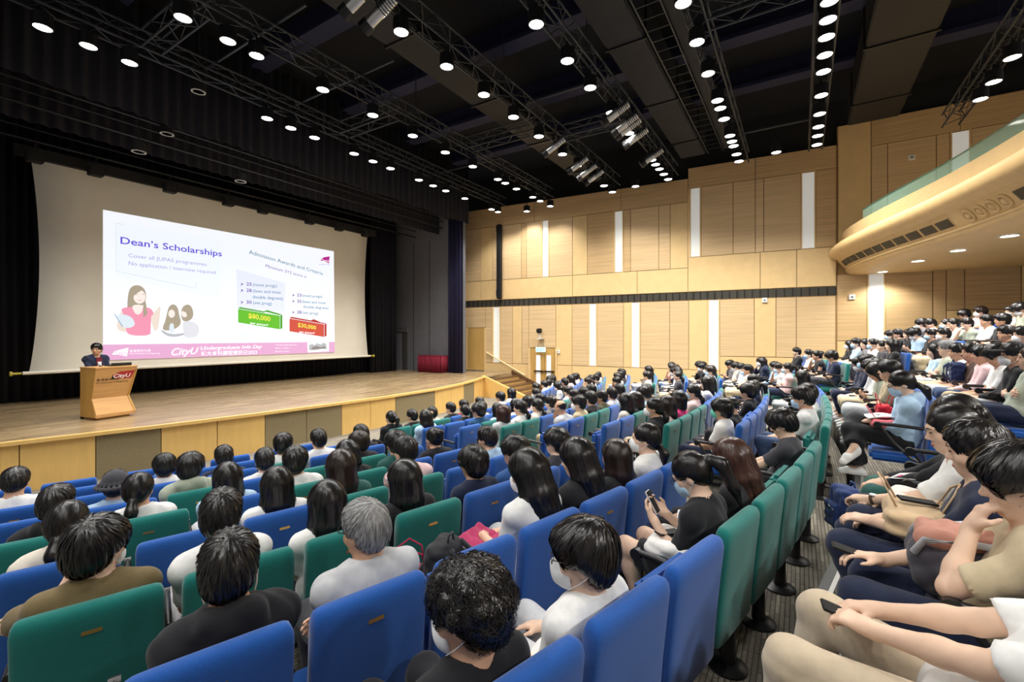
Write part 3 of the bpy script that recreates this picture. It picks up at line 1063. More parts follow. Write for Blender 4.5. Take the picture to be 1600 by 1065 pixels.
# ---- doors
M_doorwood = wood('door_wood', (196, 158, 92), 0.06, (8, 8, 1.5))
M_panicbar = mat('panic_bar', rgb(60, 52, 44), 0.4, 0.6)
p, q = wall_hit(731)[0], wall_hit(757.5)[0]
d1 = struct(panel(p, q, ZS + 0.02, z_sdoor, M_doorwood, 'door_1', 0.005, 0.03, 0.01)); d1.parent = None
panel(p, q, ZS, ZS + 0.05, M_steel, 'threshold', 0.02, 0.12, 0.0, parent=d1)
for a, b in ((p - WD * -0.09, p), (q - WD * 0.0, q - WD * 0.09)):
    panel(a, b, ZS, z_sdoor, M_plain, 'door_frame', 0.0, 0.05, 0.0, parent=d1)
p, q = wall_hit(c7(384))[0], wall_hit(c7(500))[0]
mid = wall_hit(c7(447))[0]
d2 = struct(panel(p, q, 0.0, z_exit, M_doorwood, 'door_2', -0.0, 0.01, 0.0)); d2.parent = None
for a, b in ((wall_hit(c7(400))[0], mid), (mid, wall_hit(c7(496))[0])):
    lf = panel(a, b, 0.02, z_exit - 0.12, M_doorwood, 'door_leaf', 0.01, 0.03, 0.01, parent=d2)
    w = (b - a)
    g0, g1 = b - w.normalized() * 0.42, b - w.normalized() * 0.20
    panel(g0, g1, 0.25, z_exit - 0.35, mat('vision_glass', rgb(235, 238, 240), 0.1, emit=(1, 1, 1, 1), estr=0.35), 'vision_panel', 0.02, 0.025, 0.0, parent=lf)
    panel(a + w * 0.06, b - w * 0.06, 1.0, 1.07, M_panicbar, 'panic_bar', 0.03, 0.09, 0.0, parent=lf)
panel(wall_hit(c7(500))[0], wall_hit(c7(507))[0], 0, z_exit, M_plain, 'door_frame', 0.0, 0.10, 0.0, parent=d2)
panel(wall_hit(c7(375))[0], wall_hit(c7(384))[0], 0, z_exit, M_plain, 'door_frame', 0.0, 0.10, 0.0, parent=d2)

# ---- ceiling
ceil = struct(box('ceiling', -5, 20.5, -9.5, 20.3, 11.2, 11.4, M_ceiling))
# ---- rear and side of the stage
wall_stage = struct(box('wall_stage_side', 17.3, 17.5, 13.75, 20.0, ZS, 11.2, M_grey))
for y in (14.6, 15.9, 17.0):
    box('panel_joint', 17.285, 17.3, y, y + 0.02, ZS, 7.5, M_black, wall_stage)
dn = struct(box('door_3', 17.22, 17.31, 17.45, 18.7, ZS, 2.9, mat('dark_door', rgb(66, 64, 62), 0.8)))
box('door_lintel', 17.18, 17.32, 17.38, 18.8, 2.9, 3.12, mat('lintel_grey', rgb(98, 98, 98), 0.8), dn)
box('door_leaf', 17.19, 17.24, 17.8, 18.3, ZS, 2.85, M_grey, dn)
struct(box('wall_proscenium', 17.5, 18.72, 14.85, 15.0, ZS, 11.2, M_grey))
struct(box('wall_stage_back', -4, 17.5, 20.0, 20.2, ZS, 11.2, M_black))
# ================================================================ things on and above the stage
def curtain_mesh(x0, x1, y, z0, z1, pleat=0.22, amp=0.06, along='x', ragged=0.0, seed=3):
    rng = random.Random(seed)
    n = int(abs(x1 - x0) / pleat * 6)
    bm = bmesh.new()
    cols = []
    for i in range(n + 1):
        t = x0 + (x1 - x0) * i / n
        w = amp * math.sin(2 * PI * i / 6) + amp * 0.4 * math.sin(i * 0.37 + 1)
        zz = z0 + (ragged * (0.5 + 0.5 * math.sin(i * 0.11) * math.sin(i * 0.047 + 2)) if ragged else 0)
        P = (lambda o, z: (t, y + w + o, z)) if along == 'x' else (lambda o, z: (y + w + o, t, z))
        cols.append([bm.verts.new(P(0, zz)), bm.verts.new(P(0, z1)), bm.verts.new(P(0.02, z1)), bm.verts.new(P(0.02, zz))])
    for a, b in zip(cols, cols[1:]):
        for k in range(4):
            bm.faces.new((a[k], a[(k + 1) % 4], b[(k + 1) % 4], b[k]))
    return mesh_of(bm, 'curtain', True)

tag(obj('backdrop_curtain', curtain_mesh(-3.5, 16.4, 18.2, ZS, 10.6), M_curtain), 'wide black pleated backdrop curtain hanging behind the projection screen', 'curtain')
tag(obj('valance_curtain', curtain_mesh(-4, 17.25, 13.4, 8.0, 10.8, 0.3, 0.05, ragged=0.10), M_curtain), 'dark pleated valance curtain hanging high above the stage front', 'curtain')
tag(obj('border_curtain', curtain_mesh(-4, 17.2, 15.2, 7.75, 10.8, 0.3, 0.05), M_curtain), 'black border curtain hung above the projection screen behind the valance', 'curtain')
tag(obj('leg_curtain', curtain_mesh(13.62, 14.5, 17.08, ZS + 0.01, 10.6, 0.16, 0.06, along='y'), M_navy), 'narrow navy leg curtain beside the red skirted table', 'curtain')
tag(obj('leg_curtain', curtain_mesh(-1.5, 2.12, 12.95, ZS + 0.01, 10.6, 0.25, 0.06), M_navy), 'navy leg curtain at the stage wing behind the lectern', 'curtain')
# leg curtain of the far wing, black
tag(obj('leg_curtain', curtain_mesh(14.9, 16.5, 17.5, ZS + 0.01, 10.6, 0.2, 0.06), M_curtain), 'black leg curtain beside the free edge of the projection screen', 'curtain')

# ---- projection screen
YSC = 17.0
c = {k: on_y(u, v, YSC) for k, (u, v) in {'bl': (45, 580), 'br': (577, 556), 'tl': (46, 243), 'tr': (573, 371)}.items()}
xl, xr = (c['bl'].x + c['tl'].x) / 2, (c['br'].x + c['tr'].x) / 2
zb, zt = (c['bl'].z + c['br'].z) / 2, (c['tl'].z + c['tr'].z) / 2
scr = thing('projection_screen', 'large beige projection screen hanging above the stage with a lit slide', 'screen', (0, 0, 0))
M_screen = mat('screen_cloth', rgb(234, 229, 214), 0.85, noise=((1.5, 1.5, 1.5), 0.03))
bm = bmesh.new()
rows = []
N = 24
for j in range(N + 1):
    t = j / N
    bow = 0.19 * math.sin(PI * t) ** 0.8
    z = zb + (zt + 0.25 - zb) * t
    r = []
    for i in range(13):
        s = i / 12.0
        x = (xl + bow) + (xr - bow - xl - bow) * s
        r.append((bm.verts.new((x, YSC, z)), bm.verts.new((x, YSC + 0.015, z))))
    rows.append(r)
for a, b in zip(rows, rows[1:]):
    for i in range(12):
        bm.faces.new((a[i][0], a[i + 1][0], b[i + 1][0], b[i][0]))
        bm.faces.new((a[i + 1][1], a[i][1], b[i][1], b[i + 1][1]))
    bm.faces.new((a[0][1], a[0][0], b[0][0], b[0][1])); bm.faces.new((a[12][0], a[12][1], b[12][1], b[12][0]))
cl = obj('screen_cloth', bm, M_screen, scr, 1)
bm = bmesh.new(); bm_tube(bm, (xl - 0.12, YSC, zb - 0.02), (xr + 0.12, YSC, zb - 0.02), 0.045, 10)
obj('bottom_batten', bm, M_screen, scr, 40)
for x in (xl - 0.3, xr + 0.14):
    bm = bmesh.new(); bm_tube(bm, (x, YSC, zb - 0.02), (x + 0.16, YSC, zb - 0.02), 0.03, 8); bm_tube(bm, (x + (0 if x < 5 else 0.16), YSC, zb - 0.02), (x + (-0.05 if x < 5 else 0.21), YSC, zb - 0.02), 0.06, 8)
    obj('end_cap', bm, mat('yellow_cap', rgb(196, 178, 60), 0.5), scr)
box('top_batten', xl - 0.3, xr + 0.3, YSC - 0.2, YSC - 0.05, zt + 0.0, zt + 0.28, M_black, scr)

# slide shown on the screen: flat projected picture, layer by layer
def lit(name, r, g, b, s=0.80):
    col = rgb(r, g, b)
    return mat('slide_' + name, tuple(x * 0.25 for x in col[:3]) + (1,), 0.8, emit=col, estr=s, spec=0.0)
slide = thing('x', None, None); slide.name = 'projected_slide'; slide.parent = scr
_layer = [0]
def flat(name, px, m, off=None, parent=None):
    """flat printed shape of the slide given by measured points"""
    if off is None:
        _layer[0] += 1; off = 0.006 + _layer[0] * 0.0006
    if name.startswith('printed'):                   # drawn outlines are rounded
        for _ in range(2):
            px = [q for a, b in zip(px, px[1:] + px[:1]) for q in ((a[0] * .75 + b[0] * .25, a[1] * .75 + b[1] * .25), (a[0] * .25 + b[0] * .75, a[1] * .25 + b[1] * .75))]
    bm = bmesh.new()
    vs = [bm.verts.new(on_y(u, v, YSC - off)) for u, v in px]
    bm.faces.new(vs)
    bmesh.ops.triangulate(bm, faces=bm.faces)
    return obj(name, bm, m, slide)
def stext(s, u0, v0, u1, v1, h0, h1, m, shear=0.0, bold=0.0, name='lettering'):
    me = text_mesh(s, 1.0, 0.0, shear, 'LEFT', bold)
    n = len(me.vertices)
    co = np.empty(n * 3, np.float32); me.vertices.foreach_get('co', co); co = co.reshape(-1, 3)
    lo, hi = co.min(0), co.max(0)
    X = (co[:, 0] - lo[0]) / max(1e-6, hi[0] - lo[0]); Yv = co[:, 1] / 0.70
    _layer[0] += 1
    yy = YSC - (0.006 + _layer[0] * 0.0006)
    P = [np.array(on_y(*q, yy)) for q in ((u0, v0), (u1, v1), (u0, v0 - h0), (u1, v1 - h1))]
    A = P[0][None] * (1 - X)[:, None] + P[1][None] * X[:, None]
    B = P[2][None] * (1 - X)[:, None] + P[3][None] * X[:, None]
    out = A + (B - A) * Yv[:, None]
    me.vertices.foreach_set('co', out.astype(np.float32).ravel()); me.update()
    return obj(name, me, m, slide)
def disc(name, u, v, ru, rv, m, a0=0, a1=360, n=20):
    return flat(name, [(u + ru * math.cos(R(a0 + (a1 - a0) * i / n)), v + rv * math.sin(R(a0 + (a1 - a0) * i / n))) for i in range(n)], m)
def line(px, w, m):
    for (a, b), (c_, d) in zip(px, px[1:]):
        L = math.hypot(c_ - a, d - b); nx, ny = -(d - b) / L * w, (c_ - a) / L * w
        flat('frame_line', [(a + nx, b + ny), (c_ + nx, d + ny), (c_ - nx, d - ny), (a - nx, b - ny)], m)

S_white = lit('white', 244, 248, 255, 0.88)
S_tint = lit('tint', 240, 247, 254, 0.88)
S_pink = lit('pink', 233, 176, 216)
S_purple = lit('purple', 104, 84, 226); S_lilac = lit('lilac', 172, 166, 228); S_teal = lit('teal', 70, 128, 160); S_plum = lit('plum', 140, 104, 184)
S_num = lit('number', 120, 76, 168); S_pale = lit('paleline', 206, 220, 236); S_box = lit('bluebox', 232, 238, 254, 0.86)
S_green, S_green2 = lit('green', 110, 196, 60), lit('greenside', 84, 168, 52)
S_red, S_red2 = lit('red', 214, 92, 76), lit('redside', 190, 66, 56)
S_yellow, S_w = lit('yellow', 252, 240, 90), lit('letterwhite', 255, 252, 255, 0.95)
S_hair0 = lit('taupe0', 150, 146, 140)
S_mag, S_grey = lit('magenta', 190, 44, 150), lit('grey', 190, 192, 196)
flat('slide_background', [(161, 327.5), (521.5, 392.5), (523, 550), (161, 562.4)], S_white)
flat('slide_panel', [(183, 348), (346, 377), (346, 470), (183, 432)], S_tint)
f1 = lambda x, y: (160 + x / 7.605, 320 + y / 7.605)
line([f1(245, 233), f1(165, 215), f1(165, 785), f1(1110, 990), f1(1113, 915)], 0.3, S_pale)
stext("Dean’s Scholarships", 188.3, 380.3, 346.7, 400.5, 10.8, 8.6, S_purple, bold=0.012)
stext("Cover all JUPAS programmes", 201, 401.5, 322.8, 415.4, 6.1, 5.0, S_lilac)
stext("No application / interview required", 201, 413.8, 336.9, 428.0, 6.1, 5.0, S_lilac)
stext("Admission Awards and Criteria", 389, 396.2, 504.1, 429.6, 6.4, 4.9, S_teal)
stext("Minimum 3+2 score ≥", 415, 417.3, 478.8, 434.4, 5.2, 4.2, S_plum)
flat('slide_box', [(369, 420), (446, 442), (445, 487), (370, 481)], S_box)
for t, num, x0, x1, yb in (("(most progs)", "25", 395.3, 432.8, 446.6), ("(laws and most", "28", 395.3, 439, 456.4), ("double degrees)", None, 395, 442, 465.8), ("(vet prog)", "30", 395.7, 424.4, 474.8)):
    stext(t, x0, yb, x1, yb + (x1 - x0) * 0.055, 5.0, 4.6, S_teal)
    if num:
        stext(num, 385.1, yb - 0.8, 393.2, yb - 0.3, 5.2, 5.0, S_num, bold=0.012)
        flat('bullet', [(376, yb - 5), (380.5, yb - 3), (376, yb), (377.5, yb - 2.7)], S_num)
for t, num, x0, x1, yb in (("(most progs)", "23", 472.4, 503.2, 463.4), ("(laws and most", "25", 472.4, 509, 472.9), ("double degrees)", None, 473.8, 513, 480.8), ("(vet prog)", "28", 472.4, 497, 490)):
    stext(t, x0, yb, x1, yb + (x1 - x0) * 0.055, 4.4, 4.0, S_teal)
    if num:
        stext(num, 464, yb - 0.6, 471, yb - 0.2, 4.6, 4.4, S_num, bold=0.012)
        flat('bullet', [(456.5, yb - 4.4), (460.4, yb - 2.6), (456.5, yb), (457.8, yb - 2.4)], S_num)
f2 = lambda x, y: (340 + x / 5.605, 370 + y / 5.605)
def pricebox(fx, m1, m2, price, tx):
    (a, b), (c_, d), (e, f_), (g, h) = fx
    flat('price_box', [f2(a, b), f2(c_, d), f2(e, f_), f2(g, h)], m1)
    flat('price_box_side', [f2(c_ + 4, d - 1), f2(c_ + 22, d - 9), f2(c_ + 22, f_ - 9), f2(c_ + 4, f_ - 1)], m2)
    k = 0.62
    mx, my = a + (c_ - a) * k, b + (d - b) * k
    flat('price_box_top', [f2(a, b - 5), f2(a + 16, b - 16), f2(mx, my - 16), f2(mx + 26, my - 27), f2(c_ - 30, d - 18), f2(c_ + 20, d - 11), f2(c_, d - 5), f2(mx + 20, my - 15), f2(mx, my - 5)], m2)
    (x0, y0, x1, y1), (p0, q0, p1, q1) = tx
    stext(price, *f2(x0, y0), *f2(x1, y1), 7.6 * (x1 - x0) / 193, 6.9 * (x1 - x0) / 193, S_yellow, bold=0.02)
    stext("per annum*", *f2(p0, q0), *f2(p1, q1), 3.4, 3.2, S_w, bold=0.02)
pricebox([(180, 630), (545, 690), (545, 808), (180, 748)], S_green, S_green2, "$80,000", ((270, 708, 463, 738), (286, 760, 446, 782)))
pricebox([(630, 715), (932, 766), (932, 875), (630, 825)], S_red, S_red2, "$30,000", ((703, 785, 863, 811), (716, 838, 852, 852)))
stext("* renewable, subject to conditions", *f2(177, 856), *f2(490, 860), 2.2, 2.0, S_pale)
flat('logo', [f2(893, 205), f2(930, 178), f2(982, 170), f2(975, 232), f2(935, 215)], S_mag)
stext("CityU", *f2(900, 212), *f2(975, 222), 3.6, 3.4, S_w, shear=0.2, bold=0.02)
stext("香港城市大學", *f2(888, 243), *f2(980, 248), 1.6, 1.6, S_lilac)
# banner along the foot of the slide
flat('banner', [(161, 538.2), (522.8, 533.8), (523, 550), (161, 562.4)], S_pink)
f3 = lambda x, y: (160 + x / 7.1, 430 + y / 7.1)
flat('banner_logo', [f3(105, 878), f3(140, 838), f3(290, 802), f3(272, 898), f3(180, 880)], S_w)
stext("CityU", *f3(140, 872), *f3(262, 884), 5.0, 5.4, S_pink, bold=0.01)
stext("香港城市大學", *f3(300, 851), *f3(535, 845), 3.3, 3.1, S_w)
stext("City University of Hong Kong", *f3(297, 875), *f3(635, 871), 2.2, 2.2, S_w)
stext("CityU", *f3(765, 888), *f3(1070, 868), 11.2, 10.0, S_w, shear=0.35, bold=0.015)
stext("Undergraduate Info Day", 313.3, 546.3, 410.2, 543.6, 5.4, 5.0, S_w, shear=0.3, bold=0.015)
stext("城大本科課程資訊日2023", 314, 555.2, 401.6, 552.6, 5.6, 5.2, S_w, bold=0.01)
for t, v in (("7 October 2023 (Saturday)", 539.6), ("9:00am - 5:30pm", 544.6), ("@CityU Campus", 549.6)):
    stext(t, 429.7, v, 463.6 if '(' in t else 452, v - 0.2, 2.0, 1.9, S_w)
flat('banner_picture', [f2(785, 925), f2(975, 912), f2(975, 1000), f2(790, 1012)], S_w)
flat('banner_picture_block', [f2(800, 990), f2(802, 945), f2(830, 935), f2(845, 948), f2(870, 930), f2(905, 940), f2(920, 926), f2(950, 932), f2(958, 985), f2(900, 978), f2(850, 992)], S_grey)
flat('banner_picture_block', [f2(815, 985), f2(835, 960), f2(870, 955), f2(900, 965), f2(940, 955), f2(945, 975), f2(880, 985)], S_hair0)
# three students printed on the slide
S_hair, S_face, S_rose, S_arm, S_book = lit('taupe', 178, 166, 146), lit('face', 252, 240, 234), lit('rose', 246, 158, 186), lit('arm', 240, 226, 214), lit('book', 226, 238, 248)
F = lambda L: [f3(x, y) for x, y in L]
flat('printed_hair', F([(280, 430), (276, 300), (290, 180), (320, 125), (380, 105), (440, 122), (478, 170), (488, 240), (470, 310), (440, 340), (330, 345), (330, 400), (290, 440)]), S_hair)
flat('printed_arm', F([(205, 395), (265, 370), (275, 560), (370, 560), (405, 600), (370, 625), (230, 630), (165, 600), (160, 540), (180, 480)]), S_arm)
flat('printed_arm', F([(525, 420), (575, 415), (630, 340), (650, 350), (625, 560), (600, 622), (570, 605), (535, 490)]), S_arm)
flat('printed_shirt', F([(205, 395), (225, 360), (320, 350), (360, 430), (410, 440), (440, 400), (470, 350), (540, 365), (575, 425), (530, 460), (525, 600), (540, 670), (265, 665), (275, 560), (265, 430)]), S_rose)
flat('printed_neck', F([(335, 330), (440, 320), (450, 390), (410, 438), (365, 430), (330, 360)]), S_face)
disc('printed_face', *f3(412, 238), 9.6, 10.8, S_face)
flat('printed_fringe', F([(345, 200), (330, 150), (380, 112), (440, 130), (475, 190), (440, 160), (400, 190), (350, 215), (345, 260), (335, 260)]), S_hair)
flat('printed_hair', F([(445, 330), (480, 270), (490, 380), (505, 420), (445, 480), (470, 400)]), S_hair)
flat('printed_book', F([(135, 428), (310, 440), (375, 545), (300, 590), (215, 570)]), S_book)
line([f3(135, 428), f3(225, 570)], 0.5, lit('bookedge', 96, 152, 196))
line([f3(392, 268), f3(412, 282), f3(440, 268)], 0.35, lit('smile', 214, 150, 150))
for x in (378, 455):
    line([f3(x - 15, 212), f3(x + 15, 208)], 0.35, S_hair)
for dx, tip in ((0, 0), (145, 1)):
    b = [(660, 590), (715, 470), (725, 370), (760, 325), (800, 320), (840, 360), (848, 430), (880, 540), (800, 600), (700, 615)] if not tip else [(870, 430), (880, 360), (930, 320), (975, 330), (1005, 380), (1010, 460), (960, 510), (890, 510)]
    flat('printed_hair', F(b), S_hair)
    disc('printed_face', *(f3(768, 425) if not tip else f3(912, 420)), 5.2, 6.4, S_face)
    flat('printed_fringe', F([(735, 390), (760, 345), (800, 345), (830, 395), (800, 380), (760, 375)] if not tip else [(880, 400), (900, 350), (960, 340), (990, 400), (985, 480), (945, 480), (930, 400)]), S_hair)
flat('printed_shirt', F([(885, 520), (960, 505), (1050, 530), (1080, 600), (1050, 690), (900, 690), (900, 600)]), lit('greyshirt', 228, 230, 238))
flat('printed_shirt', F([(745, 530), (795, 530), (795, 640), (740, 640)]), S_book)
flat('printed_book', F([(630, 590), (760, 660), (920, 635), (900, 665), (780, 685), (690, 660)]), S_grey)

# ---- small black spotlights clamped along the top of the screen
zsp = sum(on_y(u, v, 16.5).z for u, v in ((150, 266), (357, 317), (530, 357))) / 3
for i, (u, v) in enumerate(((55, 243), (150, 266), (266, 294), (357, 317), (411, 330), (484, 346), (530, 357), (571, 373))):
    p = on_y(u, v, 16.5); p.z = zsp
    t = thing('stage_spotlight', 'small black spotlight hanging on the batten above the screen', 'spotlight', p, 0, 'spotlights along the top of the screen')
    bm = bmesh.new(); bm_box(bm, -0.17, 0.15, -0.12, 0.12, -0.12, 0.10, 0.02); bm_box(bm, -0.24, 0.24, -0.03, 0.03, -0.03, 0.04)
    obj('housing', bm, M_black, t)
    bm = bmesh.new(); bm_path(bm, [(-0.2, 0, 0), (-0.2, 0, 0.22), (0.2, 0, 0.22), (0.2, 0, 0)], 0.018, 5); bm_tube(bm, (0, 0, 0.22), (0, 0, 0.42), 0.02, 6)
    obj('yoke', bm, M_black, t)
for y, z in ((14.0, 8.2), (14.7, 7.95), (16.5, zsp + 0.42)):
    bt = thing('lighting_batten', {14.0: 'black lighting batten hung behind the valance curtain', 14.7: 'black lighting batten between valance and border curtains', 16.5: 'black lighting batten carrying the spotlights above the screen'}[y], 'batten')
    for zz, rr in ((z, 0.03), (z + 0.3, 0.025)):
        bm = bmesh.new(); bm_tube(bm, (-3, y, zz), (16.9, y, zz), rr, 6); obj('pipe', bm, M_blackmetal, bt)
    for xx in (-2, 1, 3, 5.5, 8.5, 11.5, 14.5):
        bm = bmesh.new(); bm_tube(bm, (xx, y, z), (xx, y, 11.19), 0.008, 4); obj('hanging_cable', bm, M_blackmetal, bt)

# ---- lectern
M_lect = wood('lectern_wood', (206, 158, 100), 0.10, (2, 2, 30)); M_lect2 = wood('lectern_side', (186, 142, 74), 0.06, (6, 6, 6))
LX = Vector((0.983, 0.18, 0)).normalized(); LY = Vector((-LX.y, LX.x, 0))
lec = thing('lectern', 'light wooden lectern with university logo standing on the stage', 'lectern', (3.50, 12.85, ZS), math.atan2(LX.y, LX.x))
prof = [(0.06, 0.03), (0.06, 0.0), (0.0, 0.07)]
bm = bmesh.new()
Wt = 0.86
rows = []
for z, f, w0, w1 in ((0.05, 0.0, 0.0, 0.74), (0.12, -0.005, 0.0, 0.74), (0.46, 0.14, 0.0, 0.68), (1.08, 0.0, 0.0, 0.77), (1.12, -0.01, -0.01, 0.78)):
    rows.append([bm.verts.new(p) for p in ((w0, f, z), (w1, f, z), (w1 - 0.02, 0.56, z), (w0 + 0.0, 0.56, z))])
for a, b in zip(rows, rows[1:]):
    for k in range(4): bm.faces.new((a[k], a[(k + 1) % 4], b[(k + 1) % 4], b[k]))
bm.faces.new(rows[0][::-1]); bm.faces.new(rows[-1])
obj('lectern_body', bm, M_lect, lec)
bm = bmesh.new()
bm_prism(bm, [(-0.012, 0.0, 0.06), (-0.012, 0.14, 0.46), (-0.012, 0.0, 1.08), (-0.012, 0.0, 1.12), (-0.012, 0.57, 1.12), (-0.012, 0.57, 0.06)], (0.014, 0, 0))
obj('side_panel', bm, M_lect2, lec)
bm = bmesh.new()
bm_prism(bm, [(0.72, -0.017, 0.12), (0.755, -0.017, 0.12), (0.695, 0.128, 0.46), (0.66, 0.128, 0.46)], (0, 0.03, 0))
bm_prism(bm, [(0.66, 0.128, 0.46), (0.695, 0.128, 0.46), (0.785, -0.012, 1.08), (0.75, -0.012, 1.08)], (0, 0.03, 0))
obj('edge_trim', bm, M_lect2, lec)
bm = bmesh.new(); bm_box(bm, 0.05, 0.66, 0.06, 0.52, 0.0, 0.06)
obj('plinth', bm, M_lect2, lec)
for x, y in ((0.10, 0.50), (0.62, 0.50)):
    bm = bmesh.new(); bm_tube(bm, (x - 0.1, y + 0.06, 0.04), (x - 0.06, y + 0.06, 0.04), 0.04, 12); obj('castor', bm, M_black, lec)
box('desk_top', -0.02, 0.79, -0.02, 0.58, 1.12, 1.15, M_lect, lec, 0.005)
# logo and lettering on the sloping front
sl = math.atan2(0.14, 0.62)
MF = Matrix.Translation((-0.05, 0.0, 1.08)) @ Matrix.Rotation(R(90) + sl, 4, 'X')      # x to the right, y up the slope
def lf(name, pts, m, o=0.004):
    bm = bmesh.new(); bm_prism(bm, [MF @ Vector((x, y, o)) for x, y in pts], MF.to_3x3() @ Vector((0, 0, 0.002))); return obj(name, bm, m, lec)
lf('logo_wing', [(0.34, -0.22), (0.36, -0.15), (0.46, -0.06), (0.72, -0.20), (0.40, -0.21)], M_black, 0.002)
lf('logo', [(0.36, -0.12), (0.50, -0.05), (0.79, -0.035), (0.72, -0.215), (0.60, -0.21), (0.42, -0.20)], mat('logo_red', rgb(176, 30, 44), 0.5), 0.004)
add_text('logo_lettering', 'CityU', MF @ Matrix.Translation((0.38, -0.185, 0.009)), 0.33, 0.085, mat('white_print', rgb(244, 244, 244), 0.6), lec, 0.15, 0.02)
add_text('lettering', '香港城市大學', MF @ Matrix.Translation((0.08, -0.24, 0.005)), 0.42, 0.05, mat('black_print', rgb(34, 26, 20), 0.6), lec)
add_text('lettering', 'City University of Hong Kong', MF @ Matrix.Translation((0.07, -0.295, 0.005)), 0.60, 0.034, mat('black_print', (0, 0, 0, 1)), lec)
def to_world(o, x, y, z):
    return o.location + Matrix.Rotation(o.rotation_euler[2], 3, 'Z') @ Vector((x, y, z))
mic = thing('gooseneck_microphone', 'thin black gooseneck microphone on the lectern', 'microphone', to_world(lec, 0.24, 0.34, 1.15), lec.rotation_euler[2])
bm = bmesh.new(); bm_tube(bm, (0, 0, 0), (0, 0, 0.02), 0.03, 10); obj('base', bm, M_black, mic)
bm = bmesh.new(); bm_path(bm, [(0, 0, 0.02), (-0.04, 0.01, 0.06), (-0.12, 0.03, 0.12), (-0.20, 0.05, 0.19)], 0.007, 6); obj('neck', bm, M_black, mic)
bm = bmesh.new(); bm_tube(bm, (-0.20, 0.05, 0.19), (-0.25, 0.06, 0.235), 0.016, 8); obj('capsule', bm, M_black, mic)
lap = thing('laptop', 'black laptop lying on top of the lectern', 'laptop', to_world(lec, 0.56, 0.30, 1.15), lec.rotation_euler[2])
box('laptop_base', -0.2, 0.2, -0.13, 0.13, 0, 0.02, M_black, lap, 0.004); box('laptop_lid', -0.2, 0.2, -0.14, -0.12, 0.02, 0.07, M_black, lap, 0.003)

# ---- red skirted table
tb = thing('skirted_table', 'table with a dark red pleated skirt on the far side of the stage', 'table', (16.6, 14.55, ZS))
M_red = mat('red_cloth', rgb(120, 12, 40), 0.85, noise=((25, 25, 3), 0.2))
box('tabletop', 0, 0.6, 0, 1.5, 0.80, 0.83, M_red, tb, 0.01)
me = curtain_mesh(0.0, 1.5, 0.0, 0.015, 0.80, 0.12, 0.016, along='y'); obj('skirt', me, M_red, tb)
me = curtain_mesh(0.0, 0.6, 0.0, 0.015, 0.80, 0.12, 0.016); obj('skirt', me, M_red, tb)

# ---- steps from the stage down to the floor, with string and handrail
st = struct(thing('trim_1', None, None, (0, 0, 0)))
M_tread = mat('tread', rgb(96, 66, 36), 0.6); M_riser = wood('riser', (196, 160, 98), 0.05, (5, 5, 5))
for i in range(5):
    y1 = 11.8 - i * 0.36; z = ZS - (i + 1) * ZS / 6
    box('riser', 16.56, 18.75, y1 - 0.36, y1, 0.0, z, M_riser, st)
    box('tread', 16.56, 18.75, y1 - 0.38, y1, z, z + 0.03, M_tread, st)
bm = bmesh.new(); bm_prism(bm, [(16.34, 11.90, 0), (16.34, 11.90, ZS + 0.04), (16.34, 9.7, 0.2), (16.34, 9.7, 0)], (0.14, 0, 0))
obj('string', bm, M_stagefront, st)
bm = bmesh.new(); bm_prism(bm, [(18.74, 11.9, ZS - 0.05), (18.74, 11.9, ZS + 0.10), (18.74, 9.8, 0.22), (18.74, 9.8, 0.02)], (0.1, 0, 0))
obj('string', bm, M_tread, st)
a, ta = wall_hit(762); b, tb_ = wall_hit(822)
ha, hb = a + Vector((-0.12, 0, 0)), b + Vector((-0.12, 0, 0))
ha.z, hb.z = wz(550, ta), wz(586, tb_)
hr = thing('handrail', 'pale slanted handrail on the side wall above the stage steps', 'handrail', (0, 0, 0))
bm = bmesh.new(); bm_tube(bm, ha, hb, 0.035, 8); obj('rail', bm, mat('rail_pale', rgb(232, 208, 160), 0.4), hr)
for k in (0.15, 0.85):
    p = ha.lerp(hb, k); bm = bmesh.new(); bm_tube(bm, p, p + Vector((0.12, 0, -0.05)), 0.012, 6); obj('bracket', bm, M_steel, hr)

# ---- things on the side wall
sp = wall_hit(783.5)
zs0, zs1 = wz(467, sp[1]), wz(352, sp[1])
col = thing('column_loudspeaker', 'tall thin black column loudspeaker on the wood panelled wall', 'loudspeaker', sp[0] + Vector((-0.16, 0, zs0)))
box('cabinet', -0.12, 0.10, -0.10, 0.12, 0, zs1 - zs0, M_black, col, 0.02)
box('grille', -0.135, -0.11, -0.08, 0.10, 0.08, zs1 - zs0 - 0.08, M_blackmetal, col)
for z in (0.15, zs1 - zs0 - 0.35): box('wall_bracket', -0.02, 0.15, 0.10, 0.2, z, z + 0.3, M_black, col)
cp = wall_hit(847); zc = wz(521, cp[1])
cm = thing('wall_camera', 'small black video camera on a white wall bracket over the exit door', 'camera', cp[0] + Vector((-0.25, 0, zc)))
bm = bmesh.new(); bm_box(bm, -0.16, 0.10, -0.09, 0.09, 0.02, 0.24, 0.03); obj('camera_head', bm, M_black, cm)
bm = bmesh.new(); bm_tube(bm, (-0.16, 0, 0.14), (-0.24, 0, 0.14), 0.05, 10); obj('lens', bm, M_black, cm)
bm = bmesh.new(); bm_box(bm, -0.14, 0.25, -0.14, 0.14, -0.26, -0.22, 0.005); bm_tube(bm, (0, 0, -0.22), (0, 0, 0.02), 0.05, 10); obj('bracket', bm, mat('bracket_white', rgb(220, 218, 210), 0.5), cm)
ep = wall_hit(848); ze = wz(546, ep[1])
ex = thing('exit_sign', 'small lit exit sign hanging above the double door', 'sign', ep[0] + Vector((-0.20, 0, ze)), math.atan2(WD.y, WD.x))
M_ex = mat('exit_lit', rgb(190, 228, 240), 0.5, emit=rgb(190, 230, 245), estr=0.8)
